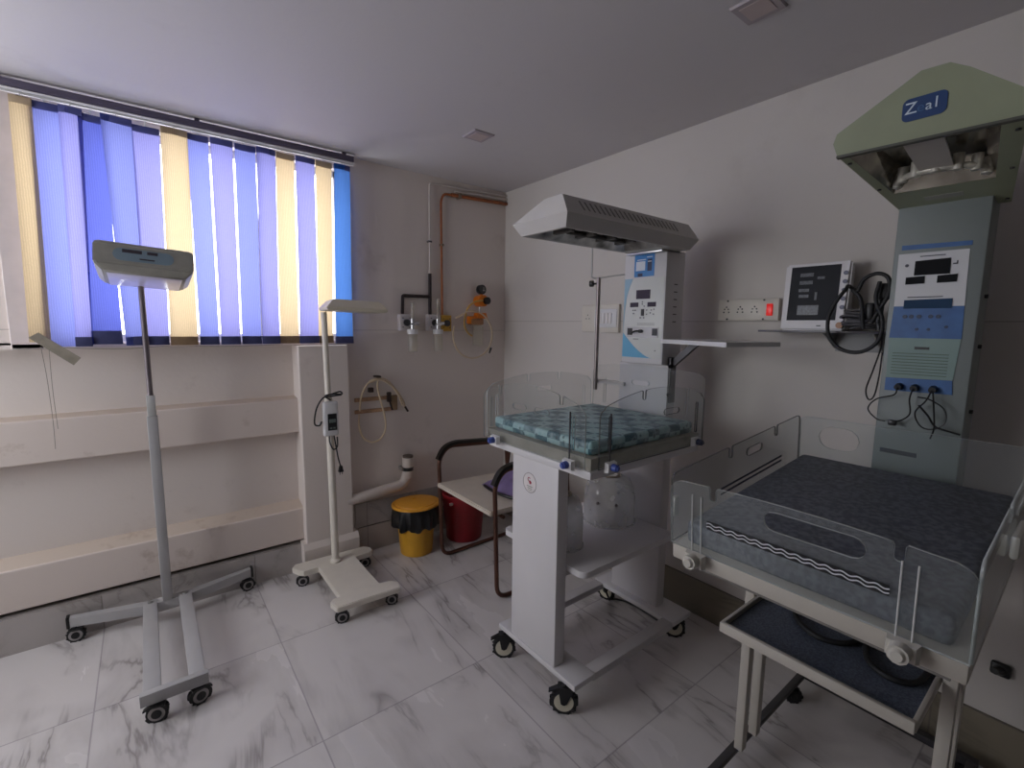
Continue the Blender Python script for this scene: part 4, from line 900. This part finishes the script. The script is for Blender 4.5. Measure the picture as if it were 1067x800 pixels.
# cables on the shelf end
b = bmesh.new()
tube(b, [(2.10, .622, 1.64), (2.05, .632, 1.655), (2.005, .625, 1.64), (1.99, .645, 1.60), (1.985, .665, 1.54), (1.98, .655, 1.47), (1.975, .61, 1.425), (1.97, .55, 1.42), (1.97, .505, 1.46), (1.97, .50, 1.53), (1.975, .525, 1.60), (1.98, .52, 1.66)], .0065, 10)
tube(b, [(1.99, .60, 1.637), (1.985, .575, 1.61), (1.985, .565, 1.575), (1.985, .56, 1.53), (1.985, .555, 1.50)], .0065, 10)
tube(b, [(1.985, .583, 1.63), (1.98, .565, 1.67), (1.98, .53, 1.687), (1.98, .498, 1.67), (1.978, .492, 1.62), (1.975, .51, 1.57), (1.972, .53, 1.52)], .0065, 10)
tag(obj('power_cable', b, RUBBER), 'thick black power cable looped over the shelf end beside the monitor', 'cable')
b = bmesh.new(); bx(b, 1.995, 2.03, .497, .535, 1.60, 1.655, .006); bx(b, 1.995, 2.03, .535, .56, 1.53, 1.59, .005); tube(b, [(2.01, .52, 1.60), (2.01, .52, 1.54), (2.01, .515, 1.497)], .012, 10)
tag(obj('power_adapter', b, BLACK), 'black power adapter and plug standing at the shelf end against the peaked warmer tower', 'power adapter')
b = bmesh.new(); random.seed(3)
for k in range(9):
    a = random.uniform(.03, .055); cxx = 2.075+random.uniform(-.02, .02); cyy = .59+random.uniform(-.02, .02); zz = 1.502+k*.0075
    tube(b, [(cxx+a*.8*math.cos(q*PI/4), cyy+a*math.sin(q*PI/4), zz+random.uniform(0, .008)) for q in range(9)], .004, 7, n=4)
tag(obj('cable_coil', b, mat('grey_cable', '5b5a5e', .45, var=.25, scale=50)), 'coil of thin grey monitor leads lying on the wall shelf', 'cable')
b = bmesh.new(); tube(b, [(2.03, .506, 1.50), (1.995, .503, 1.485), (1.99, .50, 1.44), (1.99, .515, 1.36), (1.99, .53, 1.29), (1.99, .52, 1.255), (1.99, .505, 1.27), (1.99, .497, 1.34), (1.99, .495, 1.42)], .0025, 7)
tag(obj('thin_lead', b, BLACK), 'thin dark lead dangling in a long loop below the wall shelf', 'cable')

# ------------------------------------------------------------------ ceiling lights
for x, y, lab in ((1.445, 2.165, 'small square ceiling light nearer the room corner'), (1.56, .79, 'small square ceiling light at the top edge above the warmers')):
    t = thing('ceiling_light', lab, 'ceiling light', (x, y, 2.47))
    b = loft(bmesh.new(), [rect(x-.062, x+.062, y-.062, y+.062, 2.4798), rect(x-.058, x+.058, y-.058, y+.058, 2.473)]); obj('frame', b, mat('light_frame', 'a59ba0', .5), t)
    obj('diffuser', box(x-.04, x+.04, y-.04, y+.04, 2.4715, 2.4735), mat('light_diffuser', 'b9a9a6', .4), t)

# ------------------------------------------------------------------ medical gas corner
PIPEW = mat('white_pipe', 'cfc6bf', .4); COPPER = mat('copper_pipe', '9a5a34', .38, metal=.35, var=.25, scale=20); BPIPE = mat('black_taped_pipe', '2a1c1f', .6)
yp = 2.915
t = thing('gas_pipe', 'white wall pipe under the ceiling that turns down and ends in black tape', 'pipe', (1.55, yp, 1.56))
b = bmesh.new(); tube(b, bend([(2.198, yp-.002, 2.452), (1.555, yp-.002, 2.425), (1.553, yp, 1.83)], .02), .0065, 10, smooth=False); obj('pipe', b, PIPEW, t)
b = bmesh.new(); tube(b, [(1.553, yp, 1.84), (1.55, yp, 1.56)], .011, 10, smooth=False); tube(b, bend([(1.552, yp, 1.685), (1.352, yp, 1.685), (1.347, yp, 1.565)], .012), .0105, 10, smooth=False); obj('taped_branch', b, BPIPE, t)
b = bmesh.new(); bx(b, 1.54, 1.566, 2.905, 2.93, 2.045, 2.056); obj('pipe_clip', b, DARKST, t)
t = thing('gas_pipe', 'brown copper pipe running along the top of the wall and down to the yellow outlet', 'pipe', (1.64, yp, 1.565))
b = bmesh.new(); tube(b, bend([(2.198, yp-.008, 2.392), (1.66, yp-.008, 2.375), (1.64, yp-.004, 2.33), (1.645, yp, 1.565)], .025), .008, 10, smooth=False); cyl(b, (2.19, yp-.008, 2.392), (1.72, yp-.008, 2.378), .0125, seg=12); obj('pipe', b, COPPER, t)
b = bmesh.new(); bx(b, 1.77, 1.79, 2.886, 2.93, 2.362, 2.396, .002); bx(b, 1.635, 1.655, 2.9, 2.93, 2.03, 2.045); obj('pipe_clip', b, mat('clip_brass', '7d6a5a', .5), t)
t = thing('gas_pipe', 'second thin white pipe close under the ceiling above the copper pipe', 'pipe', (1.9, yp, 2.42))
b = bmesh.new(); tube(b, [(2.198, yp-.004, 2.425), (1.75, yp-.004, 2.408)], .008, 10, smooth=False); obj('pipe', b, PIPEW, t)
def outlet(x0, x1, z0, z1, m, label, name='gas_outlet'):
    t = thing(name, label, 'gas outlet', ((x0+x1)/2, YA, z0))
    obj('box', box(x0, x1, YA-.045, YA-.0005, z0, z1, .004), m, t)
    cx, cz = (x0+x1)/2, (z0+z1)/2
    b = bmesh.new(); cyl(b, (cx, YA-.045, cz), (cx, YA-.06, cz), .022, seg=20); obj('socket', b, DARKST, t)
    b = bmesh.new()
    for dx, dz in ((-.025, .03), (.025, .03), (-.025, -.03), (.025, -.03)): cyl(b, (cx+dx, YA-.045, cz+dz), (cx+dx, YA-.048, cz+dz), .004, seg=8)
    obj('screw', b, BLACK, t); return t
OW = mat('outlet_white', 'cfc8c8', .4)
outlet(1.318, 1.405, 1.455, 1.562, OW, 'white gas outlet box at the left end of the row')
outlet(1.52, 1.618, 1.455, 1.565, OW, 'white gas outlet box in the middle, below the black taped pipe')
outlet(1.624, 1.702, 1.452, 1.563, mat('outlet_yellow', 'c79a34', .4, var=.1), 'yellow gas outlet box below the copper pipe')
def flow(cx, zt, label):
    y = YA-.085
    t = thing('flowmeter', label, 'flowmeter', (cx, y, 1.32))
    b = bmesh.new(); cyl(b, (cx, y, 1.53), (cx, y, zt), .0095, seg=14); obj('flow_tube', b, M_BOTTLE, t)
    b = bmesh.new(); cyl(b, (cx, YA-.058, 1.50), (cx, y-.03, 1.50), .011, seg=12); cyl(b, (cx, y, 1.46), (cx, y, 1.535), .012, seg=12); cyl(b, (cx+.012, y, 1.505), (cx+.045, y, 1.505), .013, seg=12); obj('valve', b, mat('chrome', 'cfcfcf', .2, metal=.8), t)
    b = bmesh.new(); cyl(b, (cx, y, 1.435), (cx, y, 1.465), .034, seg=24); obj('bottle_cap', b, WHITE, t)
    b = lathe(bmesh.new(), cx, y, [(.012, 1.318), (.028, 1.32)] + [(.0285+(.0015 if k % 2 else 0), 1.325+k*.011) for k in range(10)] + [(.03, 1.436)], 24, cap=False); obj('bottle', b, M_BOTTLE, t)
flow(1.385, 1.635, 'flowmeter with ribbed clear bottle on the leftmost outlet box')
flow(1.572, 1.67, 'flowmeter with clear bottle and tall tube on the middle outlet box')
# orange regulator with bottle
ORG = mat('regulator_orange', 'e07a10', .4, var=.08)
y = YA-.05
t = thing('suction_regulator', 'orange suction regulator with black gauge and small clear bottle', 'regulator', (1.95, y, 1.35))
b = bmesh.new(); cyl(b, (1.945, y+.01, 1.752), (1.945, y-.02, 1.752), .034, seg=28); g = obj('gauge', b, BLACK, t)
b = bmesh.new(); cyl(b, (1.945, y-.02, 1.752), (1.945, y-.0215, 1.752), .026, seg=24); obj('gauge_dial', b, mat('dial_dark', '3c3b3b', .3), g)
b = bmesh.new(); bx(b, 1.948, 1.968, y-.0225, y-.0215, 1.742, 1.747); bx(b, 1.954, 1.958, y-.0225, y-.0215, 1.747, 1.768); obj('gauge_mark', b, mat('mark_pale', 'b5b0ac', .4), g)
b = bmesh.new(); cyl(b, (1.952, y+.049, 1.672), (1.952, y-.03, 1.672), .041, seg=28); cyl(b, (1.952, y, 1.70), (1.948, y, 1.73), .011, seg=12); obj('regulator_body', b, ORG, t)
b = bmesh.new(); cyl(b, (1.97, y-.03, 1.672), (1.97, y-.055, 1.672), .026, seg=20); obj('control_knob', b, BLACK, t)
b = bmesh.new(); cyl(b, (1.935, y, 1.63), (1.935, y, 1.585), .008, seg=12); obj('stem', b, SILVER, t)
b = bmesh.new(); loft(b, [rect(1.895, 1.985, y-.03, y+.03, 1.545), rect(1.905, 1.975, y-.025, y+.025, 1.585)]); bx(b, 1.835, 1.90, y-.025, y+.025, 1.505, 1.56, .008); obj('bottle_holder', b, ORG, t)
b = bmesh.new(); bx(b, 1.845, 1.955, y-.028, y+.028, 1.498, 1.545, .01); obj('bottle_lid', b, mat('lid_brown', 'a2764c', .5, var=.2, scale=50), t)
b = lathe(bmesh.new(), 1.92, y, [(.02, 1.348), (.036, 1.352), (.038, 1.36), (.038, 1.48), (.028, 1.498)], 24, cap=False); obj('bottle', b, M_BOTTLE, t)
b = bmesh.new(); tube(b, [(1.93, y-.05, 1.672), (1.86, y-.055, 1.66), (1.80, y-.06, 1.62), (1.775, y-.06, 1.56), (1.77, y-.055, 1.50), (1.80, y-.05, 1.445), (1.84, y-.045, 1.42)], .006, 8); tag(obj('suction_tube', b, mat('yellow_tube', 'c79f4e', .35)), 'short yellow tube from the orange regulator to its bottle', 'tube')
b = bmesh.new(); pts = []
for k in range(19):
    a = math.radians(150-k*19.5); pts.append((1.825+.165*math.cos(a), y-.075-.0006*k, 1.43+.165*math.sin(a)))
pts = [(1.69, y-.075, 1.545)] + pts[1:]
tube(b, pts, .0055, 8, n=4); tag(obj('oxygen_tube', b, M_TUBE), 'long clear beige tube hanging in a round loop under the orange regulator', 'tube')
b = bmesh.new(); cyl(b, (1.975, y-.09, 1.335), (1.96, y-.09, 1.295), .008, .005, seg=10); tag(obj('tube_connector', b, BLACK), 'small black connector on the low end of the looped tube', 'connector')
# old rusty bracket with hanging tube
RUST = mat('rust_marked_rail', 'b08d70', .7, var=.35, scale=30)
t = thing('wall_rail', 'short pair of rust-marked rails on the wall right of the column', 'rail', (1.14, YA, .93))
obj('rail', box(1.015, 1.285, YA-.012, YA-.0005, .928, .952, .003), RUST, t); obj('rail', box(1.015, 1.24, YA-.012, YA-.0005, 1.005, 1.03, .003), RUST, t)
obj('rail_end', box(1.255, 1.30, YA-.02, YA-.0005, .93, 1.03, .004), mat('rail_end_tan', '9a8266', .7, var=.3), t)
b = bmesh.new()
tube(b, [(1.035, YA-.03, .93), (1.03, YA-.035, .86), (1.055, YA-.035, .78), (1.11, YA-.035, .74), (1.17, YA-.035, .755), (1.205, YA-.035, .82), (1.20, YA-.035, .91), (1.17, YA-.04, 1.02), (1.155, YA-.04, 1.10), (1.16, YA-.04, 1.135)], .006, 8)
tube(b, [(1.04, YA-.03, .95), (1.05, YA-.035, 1.04), (1.09, YA-.04, 1.12), (1.15, YA-.04, 1.15), (1.22, YA-.04, 1.135), (1.28, YA-.04, 1.07), (1.33, YA-.04, .99), (1.345, YA-.035, .95)], .006, 8)
tube(b, [(1.10, YA-.045, 1.13), (1.17, YA-.05, 1.145), (1.245, YA-.05, 1.10), (1.295, YA-.05, 1.03), (1.32, YA-.05, .965)], .006, 8)
tag(obj('suction_tube', b, M_TUBE), 'beige tube draped over the rust-marked rails and hanging in a loop', 'tube')
CD = mat('clip_dark', '3a2a26', .6)
tag(obj('wall_hook', box(1.145, 1.175, YA-.056, YA-.0005, 1.157, 1.168), CD), 'dark hook at the top of the beige tube above the rust-marked rails', 'hook')
tag(obj('wall_plug', box(1.105, 1.135, YA-.030, YA-.0005, 1.062, 1.092, .003), CD), 'small dark plug fixed to the wall just above the rust-marked rails', 'wall plug')
b = bmesh.new(); bx(b, 1.225, 1.252, YA-.034, YA-.0125, .99, 1.055, .004); cyl(b, (1.24, YA-.024, 1.0), (1.26, YA-.024, .935), .006, seg=8)
tag(obj('clamp', b, CD), 'dark clamp gripping the right part of the rust-marked rails', 'clamp')
b = bmesh.new(); cyl(b, (1.344, YA-.035, .952), (1.366, YA-.035, .915), .007, seg=8)
tag(obj('tube_connector', b, CD), 'dark connector on the free end of the beige tube right of the rust-marked rails', 'connector')

# ------------------------------------------------------------------ drain pipe, bins, chair
t = thing('drain_pipe', 'thick white plastic drain pipe turning up from the column beside the yellow bin', 'pipe', (1.2, 2.87, .35))
b = bmesh.new(); tube(b, bend([(.935, 2.891, .383), (1.33, 2.891, .418), (1.355, 2.891, .52)], .06, 8), .034, 18, smooth=False); cyl(b, (1.354, 2.891, .46), (1.356, 2.891, .50), .040, seg=20); obj('pipe', b, mat('pvc_white', 'cdc2ba', .4, var=.05), t)
b = bmesh.new(); cyl(b, (1.355, 2.891, .50), (1.357, 2.891, .60), .037, seg=20); obj('riser', b, mat('pvc_cream', 'd3c9bf', .4), t)
b = bmesh.new(); cyl(b, (1.357, 2.891, .60), (1.357, 2.891, .612), .036, seg=20); obj('riser_rim', b, mat('rim_dark', '5d5048', .6), t)
b = bmesh.new(); cyl(b, (1.355, 2.891, .51), (1.355, 2.891, .535), .0385, seg=20); obj('tape_band', b, BLACK, t)
b = bmesh.new(); bx(b, 1.305, 1.32, 2.88, 2.93, .515, .54, .002); obj('pipe_clip', b, SILVER, t)
YEL = mat('bin_yellow', 'd19a2c', .42, var=.06); YEL2 = mat('lid_yellow', 'dd9a30', .4, var=.06)
bxx, byy = 1.335, 2.735
t = thing('waste_bin', 'yellow plastic waste bin with a black liner on the floor beside the chair', 'bin', (bxx, byy, 0))
b = lathe(bmesh.new(), bxx, byy, [(.098, 0), (.104, .006), (.128, .29), (.134, .30), (.134, .31)], 36); obj('bucket', b, YEL, t)
b = bmesh.new(); rr = []
for (r, z, am) in ((.142, .322, .0), (.148, .30, .004), (.150, .25, .008), (.148, .20, .010), (.136, .185, .010), (.133, .19, .006)):
    rr.append([(bxx+(r+am*math.sin(j*1.9)+am*.6*math.sin(j*4.3))*math.cos(2*PI*j/48), byy+(r+am*math.sin(j*1.9))*math.sin(2*PI*j/48), z+am*1.2*math.sin(j*1.1)) for j in range(48)])
loft(b, rr, False, False); obj('bin_liner', b, mat('liner_black', '141416', .35), t)
b = lathe(bmesh.new(), bxx, byy, [(.15, .318), (.158, .322), (.158, .332), (.150, .338), (.135, .336), (.132, .341), (.06, .352), (.0, .354)][:7], 40)
cyl(b, (bxx, byy+.03, .350), (bxx, byy+.03, .357), .012, seg=12)
rotate_bm(b, (bxx, byy, .33), math.radians(-3), 'X'); obj('lid', b, YEL2, t)
rx, ry = 1.71, 2.74
t = thing('bucket', 'dark red plastic bucket on the floor under the chair', 'bucket', (rx, ry, 0))
b = lathe(bmesh.new(), rx, ry, [(.118, 0), (.124, .006), (.152, .32), (.16, .322), (.16, .335), (.15, .335), (.145, .32), (.12, .02)], 36, cap=False); b.faces.new([v for v in b.verts][:36][::-1]); obj('body', b, mat('bucket_red', '8e1a22', .4, var=.08), t)
b = bmesh.new()
for a in (3.55, 4.75): 
    q = Vector((rx+.155*math.cos(a), ry+.155*math.sin(a), .285)); bx(b, q.x-.012, q.x+.012, q.y-.012, q.y+.004, q.z-.008, q.z+.008, .002)
obj('handle_lug', b, mat('lug_pale', 'c9b8b2', .5), t)
# chair facing the window side: sled legs of bent brown tube, black arm pads, cream seat
CT = mat('chair_tube', '5a3a2e', .35, metal=.4, var=.15); CS = mat('chair_seat_cream', 'cdc2b4', .5, var=.04); CA = mat('chair_arm_black', '17130f', .35)
t = thing('armchair', 'old cream seated chair with bent brown tube legs and black armrests against the wall', 'chair', (1.68, 2.24, 0))
for s, yy in ((1, 2.545), (-1, 1.945)):
    b = bmesh.new(); tube(b, bend([(1.96, yy+.02*s, .0135), (1.425, yy, .0135), (1.405, yy, .66), (1.47, yy, .735), (1.93, yy, .70), (1.95, yy, .46)], .075, 7), .0125, 12, smooth=False)
    leg = obj('side_frame', b, CT, t)
    b = bmesh.new(); pts = bend([(1.40, yy, .655), (1.44, yy, .728), (1.52, yy, .75), (1.93, yy, .716)], .04, 5)
    rs = []
    for i, p in enumerate(pts):
        tt = (pts[min(i+1, len(pts)-1)]-pts[max(i-1, 0)]).normalized(); nn = Vector((-tt.z, 0, tt.x)); w = .02; h = .014
        rs.append([p+Vector((0, w, 0))-nn*.004, p+Vector((0, w*.8, 0))+nn*h, p-Vector((0, w*.8, 0))+nn*h, p-Vector((0, w, 0))-nn*.004])
    loft(b, rs); obj('armrest', b, CA, leg)
b = bmesh.new(); prism(b, [(1.385, 2.535, .484), (1.385, 1.955, .484), (1.93, 1.955, .464), (1.93, 2.535, .464)], (0, 0, .028)); bmesh.ops.bevel(b, geom=list(b.edges), offset=.006, segments=2, affect='EDGES'); obj('seat', b, CS, t)
b = bmesh.new(); cyl(b, (1.47, 1.95, .465), (1.47, 2.54, .465), .0105, seg=12); cyl(b, (1.90, 1.95, .45), (1.90, 2.54, .45), .0105, seg=12); obj('seat_rail', b, CT, t)
b = bmesh.new(); tube(b, bend([(1.93, 2.535, .46), (1.985, 2.535, .86), (1.985, 1.955, .86), (1.93, 1.955, .46)], .06), .0115, 12, smooth=False); obj('back_frame', b, CT, t)
b = bmesh.new(); loft(b, [[(1.955, 2.51, .60), (1.955, 1.98, .60), (1.975, 1.98, .84), (1.975, 2.51, .84)], [(1.977, 2.51, .60), (1.977, 1.98, .60), (1.995, 1.98, .84), (1.995, 2.51, .84)]]); obj('backrest', b, CS, t)
# folded purple cloth on the seat
b = bmesh.new(); random.seed(5); n = 14; vs = []
for i in range(n+1):
    row = []
    for j in range(n+1):
        u, v = i/n, j/n; x = 1.60+.26*u; yv = 2.02+.32*v
        zz = .505+.08*math.sin(PI*u)**.6*math.sin(PI*v)**.6+.012*math.sin(u*9+v*4)*math.sin(PI*u)*math.sin(PI*v)+.03*u*math.sin(PI*v)
        row.append(b.verts.new((x+.01*math.sin(v*11), yv+.012*math.sin(u*13), zz+.008)))
    vs.append(row)
for i in range(n):
    for j in range(n): b.faces.new((vs[i][j], vs[i+1][j], vs[i+1][j+1], vs[i][j+1]))
g = bmesh.ops.solidify(b, geom=list(b.faces), thickness=.006)
tag(obj('cloth', b, mat('purple_cloth', 'a18dbb', .85, var=.15, scale=20)), 'crumpled purple cloth lying on the chair seat', 'cloth')
b = bmesh.new(); tube(b, [(1.585, 2.30, .521), (1.57, 2.20, .521), (1.575, 2.10, .521), (1.60, 2.0, .521)], .009, 8); tag(obj('strap', b, BLACK), 'black strap lying at the front edge of the purple cloth', 'strap')

# ------------------------------------------------------------------ light
w = bpy.data.worlds.new('sky'); S.world = w; w.use_nodes = True; N = w.node_tree.nodes; L = w.node_tree.links; N.clear()
o = N.new('ShaderNodeOutputWorld'); bg = N.new('ShaderNodeBackground'); L.new(bg.outputs[0], o.inputs[0])
bg.inputs[0].default_value = (1.0, 0.955, 0.93, 1); bg.inputs[1].default_value = 5.0
po = bpy.data.lights.new('window_portal', 'AREA'); po.shape = 'RECTANGLE'; po.size = WX1-WX0; po.size_y = WZ1-WZ0; po.cycles.is_portal = True
p = bpy.data.objects.new('window_portal', po); COL.objects.link(p); p.location = ((WX0+WX1)/2, 3.1, (WZ0+WZ1)/2); p.rotation_euler = (-PI/2, 0, 0)

po = bpy.data.lights.new('added_side_window_portal', 'AREA'); po.shape = 'RECTANGLE'; po.size = LY1-LY0; po.size_y = LZ1-LZ0; po.cycles.is_portal = True  # sky light through the added side window
p = bpy.data.objects.new('added_side_window_portal', po); COL.objects.link(p); p.location = (XL-.09, (LY0+LY1)/2, (LZ0+LZ1)/2); p.rotation_euler = (0, -PI/2, 0); p.rotation_euler.rotate_axis('Z', PI/2)
po = bpy.data.lights.new('added_left_window_portal', 'AREA'); po.shape = 'RECTANGLE'; po.size = VX1-VX0; po.size_y = WZ1-WZ0; po.cycles.is_portal = True  # sky light through the added window beyond the left edge
p = bpy.data.objects.new('added_left_window_portal', po); COL.objects.link(p); p.location = ((VX0+VX1)/2, 3.1, (WZ0+WZ1)/2); p.rotation_euler = (-PI/2, 0, 0)
S.view_settings.view_transform = 'Standard'; S.view_settings.look = 'None'; S.view_settings.gamma = 1.0; S.view_settings.use_curve_mapping = False
S.view_settings.exposure = 0.62
S.cycles.max_bounces = 14; S.cycles.diffuse_bounces = 8; S.cycles.transparent_max_bounces = 24; S.cycles.transmission_bounces = 8
